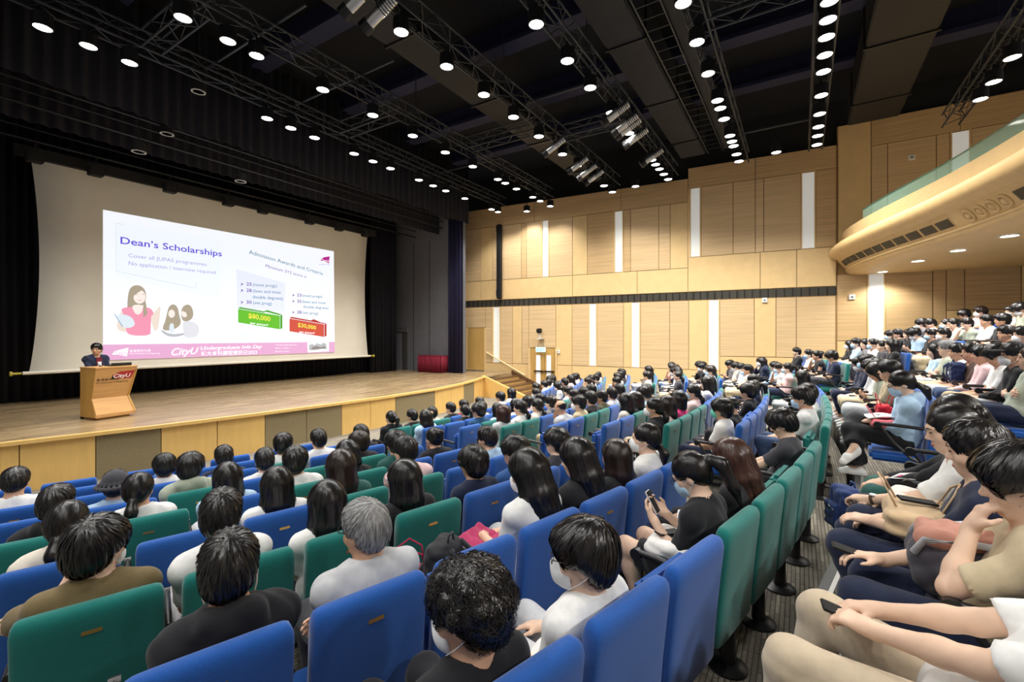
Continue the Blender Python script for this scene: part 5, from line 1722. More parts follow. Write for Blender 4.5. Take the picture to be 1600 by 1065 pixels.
POSES = {
    'lap': dict(arms={1: dict(w=(0.05, 0.44, 0.54)), -1: dict(w=(-0.07, 0.46, 0.54))}),
    'left': dict(yaw=22, side=-2, arms={1: dict(w=(0.08, 0.45, 0.54)), -1: dict(w=(-0.12, 0.48, 0.54))}),
    'right': dict(yaw=-22, arms={1: dict(w=(0.12, 0.48, 0.54)), -1: dict(w=(-0.04, 0.44, 0.54))}),
    'phone': dict(pitch=32, lean=6, arms={1: dict(w=(0.075, 0.36, 0.64), d=(-0.35, 0.75, 0.5), n=(-0.5, 0, 0.8), curl=0.6), -1: dict(w=(-0.075, 0.36, 0.64), d=(0.35, 0.75, 0.5), n=(0.5, 0, 0.8), curl=0.6)}),
    'crossed': dict(lean=-3, slouch=0.03, arms={1: dict(w=(-0.1, 0.27, 0.68), d=(-1, 0.2, 0), n=(0, -1, 0)), -1: dict(w=(0.1, 0.3, 0.64), d=(1, 0.2, 0), n=(0, -1, 0))}),
    'chin': dict(lean=8, yaw=8, pitch=6, arms={1: dict(w=(0.06, 0.3, 0.905), touch=True, d=(-0.25, -0.25, 0.95), n=(-0.2, -0.9, 0.1), hint=(0.6, 0.3, -1), curl=0.9), -1: dict(w=(-0.03, 0.42, 0.56))}),
    'down': dict(pitch=22, arms={1: dict(w=(0.07, 0.45, 0.54)), -1: dict(w=(-0.07, 0.45, 0.54))}),
    'm_up': dict(pitch=10, arms={1: dict(w=(0.06, 0.44, 0.54)), -1: dict(w=(-0.07, 0.46, 0.54))}),
    'm_legup': dict(yaw=14, side=4, legs={-1: dict(k=(-0.20, 0.55, 0.66), a=(-0.52, 0.72, 0.50), toe=(-0.6, 0.3, 0.3)), 1: dict()}, arms={1: dict(w=(0.1, 0.44, 0.54)), -1: dict(w=(-0.26, 0.4, 0.6))}),
    'm_behind': dict(lean=-4, slouch=0.06, yaw=-10, legs={-1: dict(k=(-0.16, 0.52, 0.74), a=(-0.22, 0.75, 0.40))}, arms={-1: dict(w=(-0.1, 0.06, 1.08), d=(0.8, -0.5, 0.2), n=(0.3, 0.5, -0.3), hint=(-1, 0.5, 0.2), curl=0.6), 1: dict(w=(0.1, 0.4, 0.56))}),
    'slump': dict(lean=-6, slouch=0.07, pitch=8, yaw=-8, arms={1: dict(w=(0.06, 0.46, 0.52)), -1: dict(w=(-0.06, 0.46, 0.52))}),
}
_fig, _meshes = {}, {}
def fig(name):
    if name not in _fig:
        _fig[name] = Figure(**dict(dict(head=1.10), **POSES[name]))
    return _fig[name]
def part_mesh(name, kind, hero):
    key = (name, kind)
    if key not in _meshes:
        F_ = fig(name)
        seed = (sum(map(ord, name)) % 17) * 0.7
        if kind == 'body': m = F_.body(0.0086 if hero else 0.0125)
        elif kind in ('tee', 'long', 'hood', 'none'): m = F_.shirt(0.0110 if hero else 0.0145, kind, seed)
        elif kind.startswith('trousers'): m = F_.trousers(0.0125 if hero else 0.0165, kind.split('_')[1], seed)
        else: m = F_.shoe(int(kind.split('_')[1]), 0.009 if hero else 0.014)
        _meshes[key] = m
    return _meshes[key]
def build_person(pose, loc, rotz, label, hair='short', haircol='black', top='tee', topcol='white', legs='long', legcol='black', skin=0, mask=None, glasses=False, face=False, hat=None, hatcol='black', scale=1.0, shoes='white', hero=False, group=None, lower=True, skinmat=None):
    t = thing('person', label, 'person', loc, rotz, group)
    t.scale = (scale, scale, scale)
    F_ = fig(pose)
    obj('body', part_mesh(pose, 'body', hero), SKIN[skin], t)
    obj('shirt', part_mesh(pose, top, hero), cl(topcol), t)
    if lower:
        obj('trousers', part_mesh(pose, 'trousers_' + legs, hero), cl(legcol), t)
        for k in (-1, 1): obj('shoe', part_mesh(pose, 'shoe_%d' % k, hero), cl(shoes), t)
    H = Matrix.Translation(F_.hc) @ F_.HM.to_4x4() @ Matrix.Scale(F_.hs, 4)
    def on_head(name, me, m):
        o = obj(name, me, m, t); o.matrix_local = H; return o
    on_head('hair', HAIR_ME[hair], HAIRM[haircol])
    if mask: on_head('face_mask', ME_mask, MASK_M[mask])
    if glasses: on_head('glasses', ME_glass, FRAME_M)
    if hat: on_head('hat', ME_cap if hat == 'cap' else ME_bucket, cl(hatcol))
    if face:
        for k in (-1, 1): on_head('eye', ME_eye[k], EYE_M); on_head('eyebrow', ME_brow[k], BROW_M)
        if not mask: on_head('lips', ME_lips, LIP_M)
    return t
def seat_place(key, dx=0.0, dy=0.0):
    x, y, z, a = SEATS[key]
    M = Matrix.Rotation(a, 3, 'Z')
    p = Vector((x, y, z)) + M @ Vector((dx, 0.150 + dy, 0))
    return p, a
def head_px(key, pose='lap', scale=1.0, dx=0.0):
    p, a = seat_place(key, dx)
    return project(p + Matrix.Rotation(a, 3, 'Z') @ (fig(pose).hc * scale))
# people picked out of the photograph: head centre in the picture frame, then their looks
# (u, v, hair, hair colour, top, colour, pose, extras)
PICK = [
    (17, 760, 'short', 'black', 'tee', 'white', 'down', dict()),
    (170, 755, 'short', 'black', 'tee', 'lightblue', 'lap', dict(hat='bucket', hatcol='charcoal')),
    (207, 774, 'lowpony', 'black', 'tee', 'white', 'right', dict()),
    (245, 739, 'bowl', 'black', 'tee', 'white', 'lap', dict()),
    (269, 722, 'bushy', 'black', 'hood', 'sage', 'right', dict()),
    (345, 711, 'short', 'black', 'tee', 'navy', 'lap', dict()),
    (111, 799, 'lowpony', 'black', 'long', 'cream', 'right', dict()),
    (164, 822, 'short', 'black', 'hood', 'black', 'right', dict()),
    (343, 768, 'short', 'black', 'tee', 'white', 'right', dict(mask='white')),
    (356, 738, 'long', 'black', 'tee', 'lightblue', 'lap', dict()),
    (415, 703, 'short', 'black', 'tee', 'white', 'lap', dict()),
    (450, 697, 'bowl', 'black', 'tee', 'white', 'right', dict(glasses=True)),
    (434, 815, 'long', 'black', 'long', 'white', 'lap', dict()),
    (458, 736, 'bowl', 'black', 'tee', 'white', 'right', dict(mask='white')),
    (432, 740, 'long', 'black', 'tee', 'white', 'lap', dict()),
    (492, 690, 'short', 'black', 'tee', 'white', 'lap', dict()),
    (503, 727, 'wavy', 'darkbrown', 'tee', 'green', 'left', dict(glasses=True, face=True)),
    (517, 800, 'wavy', 'black', 'tee', 'black', 'left', dict(glasses=True)),
    (652, 741, 'under', 'black', 'tee', 'pink', 'chin', dict(glasses=True, face=True)),
    (563, 692, 'bushy', 'darkbrown', 'tee', 'black', 'left', dict(face=True)),
    (526, 706, 'bob', 'black', 'tee', 'black', 'down', dict()),
    (610, 697, 'bushy', 'black', 'tee', 'green', 'lap', dict()),
    (654, 691, 'bun', 'black', 'tee', 'black', 'chin', dict()),
    (565, 652, 'short', 'black', 'tee', 'black', 'left', dict()),
    (601, 653, 'pony', 'black', 'long', 'black', 'lap', dict()),
    (627, 646, 'under', 'black', 'tee', 'black', 'left', dict(glasses=True)),
    (673, 648, 'short', 'black', 'tee', 'white', 'm_behind', dict(legs='shorts', legcol='white')),
    (705, 627, 'short', 'black', 'tee', 'black', 'left', dict()),
    (713, 624, 'short', 'black', 'tee', 'red', 'left', dict()),
    (754, 622, 'short', 'black', 'tee', 'navy', 'left', dict(face=True)),
    (742, 657, 'bushy', 'black', 'tee', 'teal', 'left', dict()),
    (764, 660, 'short', 'black', 'tee', 'lightblue', 'chin', dict()),
    (742, 690, 'bushy', 'black', 'tee', 'navy', 'lap', dict()),
    (768, 686, 'bushy', 'black', 'tee', 'blue', 'left', dict()),
    (830, 688, 'bushy', 'black', 'none', 'charcoal', 'm_legup', dict(legcol='white')),
    (861, 694, 'long', 'darkbrown', 'tee', 'black', 'lap', dict()),
    (975, 697, 'lowpony', 'black', 'tee', 'white', 'left', dict(mask='white')),
    (1020, 690, 'lowpony', 'black', 'tee', 'black', 'left', dict(mask='white')),
    (1113, 630, 'bushy', 'black', 'tee', 'white', 'lap', dict(mask='green', legcol='navy')),
    (1137, 614, 'buzz', 'black', 'tee', 'black', 'lap', dict(glasses=True, skin=1)),
    (1155, 604, 'bushy', 'black', 'tee', 'black', 'lap', dict()),
    (883, 642, 'bald', 'black', 'tee', 'lightgrey', 'chin', dict(skin=1)),
    (914, 632, 'bowl', 'black', 'tee', 'beige', 'left', dict(mask='white')),
    (937, 629, 'short', 'black', 'tee', 'darkolive', 'left', dict()),
    (1016, 636, 'wavy', 'darkbrown', 'long', 'pink', 'left', dict(mask='white')),
    (1043, 629, 'bob', 'black', 'tee', 'magenta', 'lap', dict()),
    (992, 619, 'long', 'black', 'tee', 'black', 'left', dict()),
    (1075, 606, 'lowpony', 'black', 'tee', 'pink', 'left', dict(mask='blue')),
    (1098, 598, 'long', 'black', 'tee', 'white', 'lap', dict(face=True)),
    (1113, 590, 'long', 'black', 'tee', 'white', 'lap', dict()),
    (816, 651, 'lowpony', 'black', 'tee', 'white', 'left', dict()),
    (790, 643, 'bob', 'auburn', 'long', 'lightgrey', 'lap', dict()),
    (809, 633, 'bob', 'black', 'tee', 'white', 'lap', dict()),
    (765, 640, 'long', 'black', 'tee', 'lightblue', 'lap', dict()),
    (778, 624, 'bushy', 'black', 'tee', 'white', 'lap', dict()),
    (800, 620, 'bob', 'black', 'tee', 'white', 'lap', dict()),
    (850, 622, 'short', 'black', 'tee', 'navy', 'left', dict()),
    (898, 623, 'short', 'black', 'long', 'charcoal', 'left', dict()),
    (1007, 605, 'short', 'black', 'tee', 'navy', 'phone', dict()),
    (1280, 547, 'bun', 'black', 'none', 'black', 'chin', dict(face=True)),
    (1320, 540, 'bob', 'black', 'tee', 'black', 'lap', dict(mask='white')),
    (1339, 541, 'under', 'black', 'tee', 'lightblue', 'lap', dict(mask='blue')),
    (1310, 558, 'bushy', 'black', 'tee', 'navy', 'down', dict()),
    (1335, 558, 'short', 'black', 'hood', 'navy', 'down', dict(mask='white', legs='shorts')),
    (1361, 567, 'bushy', 'black', 'tee', 'lightgrey', 'down', dict(legcol='black', legs='shorts')),
    (1378, 574, 'bushy', 'black', 'tee', 'white', 'lap', dict()),
    (1398, 567, 'bushy', 'black', 'tee', 'beige', 'lap', dict(legcol='lightgrey', face=True, legs='wide')),
    (1369, 545, 'pony', 'black', 'tee', 'white', 'lap', dict(mask='blue')),
    (1389, 541, 'long', 'black', 'tee', 'black', 'lap', dict(face=True)),
    (1246, 558, 'short', 'black', 'tee', 'black', 'lap', dict()),
    (1410, 530, 'short', 'black', 'tee', 'black', 'lap', dict(hat='cap')),
    (1424, 533, 'long', 'black', 'hood', 'black', 'lap', dict()),
    (1460, 517, 'short', 'black', 'tee', 'black', 'lap', dict(mask='blue')),
    (1474, 517, 'short', 'black', 'tee', 'black', 'lap', dict(mask='white')),
    (1490, 521, 'bun', 'black', 'tee', 'white', 'chin', dict()),
    (1502, 522, 'short', 'black', 'tee', 'white', 'lap', dict()),
    (1530, 517, 'short', 'black', 'tee', 'white', 'lap', dict()),
    (1547, 512, 'bowl', 'black', 'tee', 'black', 'lap', dict(face=True)),
    (1556, 504, 'short', 'black', 'tee', 'black', 'lap', dict()),
    (1584, 502, 'short', 'black', 'tee', 'black', 'lap', dict(mask='white')),
    (1572, 520, 'short', 'black', 'hood', 'black', 'lap', dict(mask='white', hat='cap')),
    (1547, 532, 'bushy', 'black', 'tee', 'white', 'down', dict()),
    (1560, 548, 'bowl', 'black', 'hood', 'pink', 'lap', dict(face=True)),
    (1512, 556, 'short', 'black', 'tee', 'brown', 'lap', dict(face=True)),
    (1492, 551, 'short', 'grey', 'tee', 'sage', 'crossed', dict(glasses=True, face=True)),
    (1478, 551, 'long', 'black', 'tee', 'lightblue', 'lap', dict(face=True)),
    (1447, 550, 'bushy', 'black', 'tee', 'lightblue', 'phone', dict(mask='white')),
    (1597, 531, 'short', 'black', 'hood', 'charcoal', 'lap', dict(face=True)),
]
# close figures with poses of their own, by seat
POSES.update({
    'h_olive': dict(head=1.14, yaw=-38, pitch=4, broad=1.06, arms={-1: dict(w=(-0.13, 0.22, 0.84), d=(0.3, 0.05, 0.95), n=(0.8, 0.2, 0), hint=(-1, 0.3, -0.6), curl=0.9), 1: dict(w=(0.1, 0.45, 0.54))}),
    'h_hoodie': dict(head=1.16, yaw=-14, pitch=6, broad=1.05, arms={1: dict(w=(0.1, 0.42, 0.54)), -1: dict(w=(-0.1, 0.42, 0.54))}),
    'h_grey': dict(yaw=22, pitch=4, slouch=0.02, broad=1.08, arms={1: dict(w=(-0.1, 0.28, 0.6), d=(-1, 0.2, 0), n=(0, -1, 0)), -1: dict(w=(0.08, 0.31, 0.56), d=(1, 0.2, 0), n=(0, -1, 0), hint=(-1, -0.4, -0.5))}),
    'h_curly': dict(head=1.2, yaw=30, pitch=8, lean=-6, slouch=0.09, arms={1: dict(w=(0.1, 0.42, 0.54)), -1: dict(w=(-0.12, 0.4, 0.56))}),
    'h_bowl': dict(head=1.22, yaw=34, pitch=4, lean=-6, slouch=0.09, side=-3, arms={1: dict(w=(0.04, 0.42, 0.56)), -1: dict(w=(-0.16, 0.42, 0.56), d=(0.3, 0.9, 0))}),
    'h_phone': dict(pitch=30, yaw=10, lean=4, broad=0.94, legs={-1: dict(k=(-0.15, 0.60, 0.52)), 1: dict(k=(0.12, 0.60, 0.50))}, arms={1: dict(w=(0.03, 0.4, 0.74), d=(-0.35, 0.7, 0.5), n=(-0.6, -0.2, 0.6), curl=0.6), -1: dict(w=(-0.13, 0.4, 0.74), d=(0.35, 0.7, 0.5), n=(0.6, -0.2, 0.6), curl=0.6)}),
    'h_hoodgirl': dict(pitch=24, yaw=6, broad=0.95, legs={-1: dict(k=(-0.10, 0.62, 0.50), a=(-0.12, 0.54, 0.10)), 1: dict(k=(0.02, 0.56, 0.60), a=(-0.24, 0.58, 0.34), toe=(-0.5, 0.55, -0.45))}, arms={1: dict(w=(0.06, 0.42, 0.62)), -1: dict(w=(-0.08, 0.44, 0.62))}),
    'h_white': dict(lean=3, yaw=14, pitch=14, broad=1.04, arms={1: dict(w=(0, 0.5, 0.58), d=(-0.6, 0.8, -0.1), curl=0.7), -1: dict(w=(-0.06, 0.56, 0.58), d=(0.5, 0.8, -0.1), curl=0.7)}),
    'h_chin': dict(lean=-2, side=-4, slouch=0.10, yaw=6, pitch=14, arms={-1: dict(w=(-0.12, 0.36, 0.78), touch=True, d=(0.15, -0.35, 0.9), n=(0.3, -0.9, 0.1), hint=(-0.6, 0.5, -1), curl=1.0), 1: dict(w=(0, 0.6, 0.6), d=(-0.3, 0.9, 0.1), curl=0.5)}),
    'h_khaki': dict(lean=-10, slouch=0.2, pitch=8, broad=1.05, legs={-1: dict(k=(-0.20, 0.80, 0.50), a=(-0.2, 0.84, 0.10)), 1: dict(k=(0.20, 0.80, 0.50), a=(0.18, 0.86, 0.10))}, arms={-1: dict(w=(-0.04, 0.68, 0.62), d=(0.3, 0.9, 0), curl=0.7), 1: dict(w=(0.10, 0.66, 0.62), d=(-0.4, 0.9, 0), curl=0.7)}),
    'h_bag': dict(lean=-6, slouch=0.06, pitch=10, arms={1: dict(w=(0.1, 0.46, 0.6)), -1: dict(w=(-0.06, 0.5, 0.62), d=(0.1, 1, 0), curl=0.5)}),
    'h_long': dict(yaw=18, pitch=16, broad=0.94, arms={-1: dict(w=(-0.14, 0.42, 0.6)), 1: dict(w=(0.05, 0.42, 0.58))}),
    'h_sleeve': dict(yaw=6, pitch=26, arms={-1: dict(w=(-0.1, 0.54, 0.56), curl=0.6), 1: dict(w=(0.02, 0.52, 0.56), curl=0.6)}),
    'speaker': dict(stand=True, yaw=-42, pitch=4, arms={1: dict(w=(0.14, 0.36, 1.14), d=(-0.3, 0.9, -0.2)), -1: dict(w=(-0.14, 0.36, 1.14), d=(0.3, 0.9, -0.2))}),
})
HERO = {
    (6, 'L', 0): dict(pose='h_olive', hair='bushy', top='tee', topcol='olive', legcol='black', mask='white', label='person with thick black hair in an olive T-shirt resting hand on jaw'),
    (7, 'L', 0): dict(_dx=0.08, pose='h_hoodie', hair='under', top='hood', topcol='black', legcol='black', skin=1, label='person with cropped black hair in a black hooded jacket, white earphone'),
    (7, 'L', 1): dict(_dx=0.08, pose='h_grey', hair='short', haircol='grey', top='long', topcol='lightgrey', legcol='charcoal', glasses=True, skin=1, label='grey-haired person in a light grey long-sleeved top, glasses, arms folded'),
    (8, 'L', 1): dict(_dx=-0.06, _dy=-0.02, scale=0.97, pose='h_curly', hair='curly', top='tee', topcol='black', legcol='black', mask='white', label='person with curly black hair in a black top and white mask'),
    (8, 'L', 3): None,
    (8, 'L', 0): None,
    (8, 'L', 2): dict(_dx=-0.02, _dy=-0.03, scale=0.97, pose='h_bowl', hair='bowl', top='tee', topcol='white', legcol='lightgrey', mask='white', glasses=True, skin=2, label='person with fringed black hair, white T-shirt, glasses and mask, alone on blue chair'),
    (8, 'L', 4): dict(_dx=0.10, pose='h_phone', hair='pony', top='tee', topcol='black', legs='shorts', legcol='black', mask='blue', glasses=True, skin=2, label='ponytailed person in a black T-shirt holding up a white phone'),
    (8, 'L', 5): dict(_dx=0.08, pose='h_long', hair='wavy', haircol='auburn', top='tee', topcol='black', legcol='black', label='person with long auburn hair on a green chair'),
    (8, 'L', 6): None,
    (8, 'L', 7): None,
    (8, 'L', 8): dict(_dx=0.1, pose='h_sleeve', hair='bushy', top='tee', topcol='charcoal', legcol='black', label='person in a charcoal T-shirt with bowed head and thick black hair'),
    (7, 'L', 2): None, (9, 'L', 0): None, (9, 'L', 1): None, (9, 'L', 7): None,
    (7, 'L', 3): dict(_dx=0.07, scale=1.05, pose='h_long', hair='long', top='tee', topcol='white', legcol='lightgrey', mask='white', label='person with long straight black hair, white top and magenta folder'),
    (7, 'L', 4): dict(_dx=0.03, scale=1.04, pose='h_long', hair='long', top='tee', topcol='black', legcol='black', label='person with long straight black hair beside the one with a magenta folder'),
    (8, 'C', 1): dict(_dx=-0.1, pose='m_up', hair='under', top='tee', topcol='white', legcol='denim', mask='blue', skin=1, scale=1.06, label='person in a white T-shirt and pale blue mask upright on a green chair'),
    (9, 'C', 0): dict(pose='h_hoodgirl', hair='lowpony', top='hood', topcol='lightblue', legs='wide', legcol='black', mask='blue', skin=2, glasses=True, label='person in a pale blue hooded jacket and mask reading papers on aisle seat'),
    (9, 'L', 2): dict(_dx=-0.08, _dy=-0.06, pose='h_khaki', hair='short', top='tee', topcol='white', legs='long', legcol='khaki', skin=2, label='person in white T-shirt and khaki trousers with hands on knee'),
    (9, 'L', 3): dict(_dx=0.0, _dy=-0.05, pose='h_chin', hair='bushy', top='tee', topcol='beige', legcol='navy', face=True, skin=2, label='person in a beige T-shirt leaning chin on hand, backpack on lap'),
    (9, 'L', 4): dict(_dy=-0.02, pose='h_bag', hair='short', top='tee', topcol='navy', legcol='navy', skin=2, label='person with a tan canvas bag on the lap'),
    (9, 'L', 5): dict(_dx=-0.06, _dy=0.0, pose='h_white', hair='bun', top='tee', topcol='white', legcol='navy', face=True, skin=2, label='person in a white T-shirt with round wristwatch and tied black hair'),
    (9, 'L', 6): dict(_dx=-0.06, _dy=-0.02, pose='h_sleeve', hair='long', top='long', topcol='black', legcol='green', skin=0, label='person in black long sleeves with a flyer on the lap'),
}
hip_z = 0.0
used = {}
for k, h in HERO.items():
    used[k] = h
# settle each picked person on the seat whose head position fits best
def best_seat(u, v, pose):
    best = None
    for k in SEATS:
        if k in used: continue
        hu, hv, d = head_px(k, pose)
        if d > 100 or hu > 3000: continue
        sc = max(9.0, 711 * 0.30 / d)
        e = ((hu - u) / sc) ** 2 + ((hv - v) / sc * 1.3) ** 2
        if best is None or e < best[0]: best = (e, k, hu - u, d)
    return best
PLACED = []
for (u, v, hair, hc, top, tc, pose, ex) in PICK:
    e, k, du, d = best_seat(u, v, pose)
    used[k] = dict(pose=pose, hair=hair, haircol=hc, top=top, topcol=tc, **ex)
    used[k]['_dx'] = max(-0.05, min(0.05, -du * d / FPX * 0.6))
    PLACED.append((round(e, 2), (u, v), k))
rng = random.Random(11)
for k in sorted(SEATS, key=str):
    n, blk, i = k
    if k in used: continue
    hu, hv, d = head_px(k)
    if not (-40 < hu < 1640) or hv > 1100: continue
    p = {'L': 0.0 if n < 9 else 0.0, 'C': 0.55 if n < 9 else 0.45, 'R': 0.78 if n < 9 else 0.66}[blk]
    if blk == 'C' and n in (0, 1, 2): p = 0.30
    if blk == 'C' and i < 2 and n < 8: p = 0.12
    if blk == 'C' and n in (7, 8, 9) and i < 4: p = 0.0
    if blk == 'C' and n == 8: p = 0.15
    if rng.random() > p: continue
    fem = rng.random() < 0.5
    hair = rng.choice(['long', 'bob', 'pony', 'lowpony', 'wavy', 'long', 'bun'] if fem else ['short', 'bushy', 'bowl', 'under', 'short', 'bushy'])
    used[k] = dict(pose=rng.choice(['lap', 'left', 'right', 'phone', 'down', 'crossed', 'chin', 'slump', 'lap']), hair=hair, haircol=rng.choice(['black'] * 5 + ['darkbrown']),
                   top=rng.choice(['tee', 'tee', 'tee', 'long', 'hood']), topcol=rng.choice(['white', 'white', 'black', 'black', 'navy', 'grey', 'lightblue', 'pink', 'beige', 'sage', 'charcoal', 'lightgrey', 'cream']),
                   mask=rng.choice([None, None, 'white', 'blue']), glasses=rng.random() < 0.25, skin=rng.randrange(3))
PPL = {}
def person_label(k, s):
    n, blk, i = k
    wear = {'tee': 'T-shirt', 'long': 'long-sleeved top', 'hood': 'hooded jacket', 'none': 'sleeveless top'}[s.get('top', 'tee')]
    hc_ = {'black': 'black', 'darkbrown': 'dark brown', 'auburn': 'auburn', 'grey': 'grey'}[s.get('haircol', 'black')]
    col = {'lightblue': 'light blue', 'lightgrey': 'light grey', 'darkolive': 'dark olive'}.get(s['topcol'], s['topcol'])
    more = ' and %s mask' % s['mask'] if s.get('mask') else ' and glasses' if s.get('glasses') else ''
    if s.get('hat'): hs = 'person in a ' + ('black cap' if s['hat'] == 'cap' else 'grey bucket hat')
    elif s['hair'] in ('bald', 'buzz'): hs = HAIR_SAY[s['hair']] + ' person'
    else: hs = 'person, %s %s hair' % (HAIR_SAY[s['hair']], hc_)
    return '%s, %s %s%s, %s block %s row' % (hs, col, wear, more, BLK[blk], ORD[n])
def aisle_seat(k):
    q = k[2] if k[1] != 'L' else len(seat_xs(k[0], 'L')) - 1 - k[2]
    return 'aisle seat' if q == 0 else ORD[q] + ' seat from aisle'
seen_labels = set()
n_people = 0
for k, s in used.items():
    if s is None: continue
    s = dict(s)
    dx = s.pop('_dx', 0.0); dy = s.pop('_dy', 0.0); pose = s.pop('pose')
    lab = s.pop('label', None) or person_label(k, s)
    if lab in seen_labels:
        s2 = dict(s, mask=None, glasses=False); lab = person_label(k, s2) + ', ' + aisle_seat(k)
    seen_labels.add(lab)
    loc, a = seat_place(k, dx, dy)
    u, v, d = project(loc + Vector((0, 0, 1)))
    r2 = random.Random(str(k))
    s.setdefault('skin', r2.randrange(3))
    if (k[1] != 'L' or k[0] == 9) and d < 16: s['face'] = True
    s.setdefault('legcol', r2.choice(['black', 'navy', 'charcoal', 'denim', 'beige', 'lightgrey']))
    s.setdefault('scale', 1.0 if pose.startswith('h_') else r2.uniform(0.96, 1.03))
    PPL[k] = build_person(pose, loc, a + (0 if pose.startswith('h_') else R(r2.uniform(-5, 5))), lab, hero=pose.startswith('h_'), group='audience seated in the %s block' % BLK[k[1]], lower=True, **s)
    n_people += 1
# speaker at the lectern
sl_ = Vector((3.74, 13.75, ZS))
sp = build_person('speaker', sl_, math.atan2(LX.y, LX.x) + PI, 'speaker in a dark blazer and maroon T-shirt standing behind the lectern', hair='short', top='long', topcol='navy', legcol='black', skin=1, face=True, scale=0.985, shoes='black', hero=True)
F_ = fig('speaker')
bm = bmesh.new(); bm_prism(bm, [(-0.055, 0.128, 1.36), (0.055, 0.128, 1.36), (0.045, 0.150, 1.05), (-0.045, 0.150, 1.05)], (0, 0.012, 0)); obj('shirt_front', bm, cl('maroon'), sp)
bm = bmesh.new(); bm_prism(bm, [(-0.035, 0.152, 1.26), (0.035, 0.152, 1.26), (0.035, 0.158, 1.16), (-0.035, 0.158, 1.16)], (0, 0.006, 0)); obj('shirt_print', bm, cl('white'), sp)
# chairs last, so that each knows whether somebody sits on it
n_chairs = 0
for k in SEATS:
    n, blk, i = k
    x, y, z, a = SEATS[k]
    u, v, d = project((x, y, z + 0.7))
    occ = used.get(k) is not None
    if not occ and not (-90 < u < 1680): continue
    if not occ and n >= 10: continue
    if k[:2] == (9, 'L') and k[2] < 2: continue
    build_chair(k, occ); n_chairs += 1
# ================================================================ bags, papers and phones
def at_seat(key, x, y, z):
    X, Y, Z, a = SEATS[key]
    return Vector((X, Y, Z)) + Matrix.Rotation(a, 3, 'Z') @ Vector((x, y, z)), a
def place(t, key, x, y, z, rx=0, ry=0, rz=0):
    p, a = at_seat(key, x, y, z)
    t.location = p
    t.rotation_euler = (R(rx), R(ry), a + R(rz))
    return t
def soft_box(w, d, h, r=0.04, amp=0.008, seed=1.0, res=0.011):
    f = Field((-w / 2 - 0.1, -d / 2 - 0.1, -0.06), (w / 2 + 0.1, d / 2 + 0.1, h + 0.1), res)
    X, Y, Z = f.grid((slice(None),) * 3)
    qx, qy, qz = np.abs(X) - (w / 2 - r), np.abs(Y) - (d / 2 - r), np.abs(Z - h / 2) - (h / 2 - r)
    o = np.sqrt(np.maximum(qx, 0) ** 2 + np.maximum(qy, 0) ** 2 + np.maximum(qz, 0) ** 2) + np.minimum(np.maximum(np.maximum(qx, qy), qz), 0) - r
    f.F[:] = o
    f.wrinkle(amp, 40, seed, (1, 1, 1))
    return f.mesh('soft')
def phone(label, col, key, x, y, z, rx, rz, back=True, ry=0):
    t = place(thing('mobile_phone', label, 'phone'), key, x, y, z, rx, ry, rz)
    box('phone_case', -0.038, 0.038, -0.078, 0.078, -0.005, 0.005, mat('phone_' + col, rgb(*{'white': (232, 228, 228), 'black': (26, 26, 28)}[col]), 0.25), t, 0.004)
    if back:
        for dx, dy in ((0.018, 0.058), (0.018, 0.036)):
            bm = bmesh.new(); bm_tube(bm, (dx, dy, -0.005), (dx, dy, -0.008), 0.008, 10); obj('camera_lens', bm, M_black, t)
    box('phone_screen', -0.034, 0.034, -0.073, 0.073, 0.005, 0.0056, M_black, t)
    return t
def paper(label, key, x, y, z, w=0.21, h=0.30, rx=0, rz=0, ry=0, printed=(), cat='paper', name='flyer'):
    t = place(thing(name, label, cat), key, x, y, z, rx, ry, rz)
    bm = bmesh.new()
    n = 8; rows = []
    for i in range(n + 1):
        s = i / n
        zz = 0.02 * math.sin(PI * s) + 0.006 * math.sin(5 * s)
        rows.append([bm.verts.new((-w / 2, -h / 2 + h * s, zz)), bm.verts.new((w / 2, -h / 2 + h * s, zz + 0.012)), bm.verts.new((w / 2, -h / 2 + h * s, zz + 0.010)), bm.verts.new((-w / 2, -h / 2 + h * s, zz - 0.002))])
    for a, b in zip(rows, rows[1:]):
        for k in range(4): bm.faces.new((a[k], a[(k + 1) % 4], b[(k + 1) % 4], b[k]))
    bm.faces.new(rows[0][::-1]); bm.faces.new(rows[-1])
    obj('sheet', bm, mat('paper_white', rgb(240, 240, 238), 0.7), t, 1)
    for i, (c, x0, x1, y0, y1) in enumerate(printed):
        bm = bmesh.new(); sm = ((y0 + y1) / 2 + h / 2) / h; zz = 0.02 * math.sin(PI * sm) + 0.006 * math.sin(5 * sm) + 0.006 + 0.012 * (x0 + x1) / 2 / w; bm_box(bm, x0, x1, y0, y1, zz - 0.002, zz + 0.003); obj('printed_block', bm, mat('print_%d_%d_%d' % c, rgb(*c), 0.7), t)
    return t
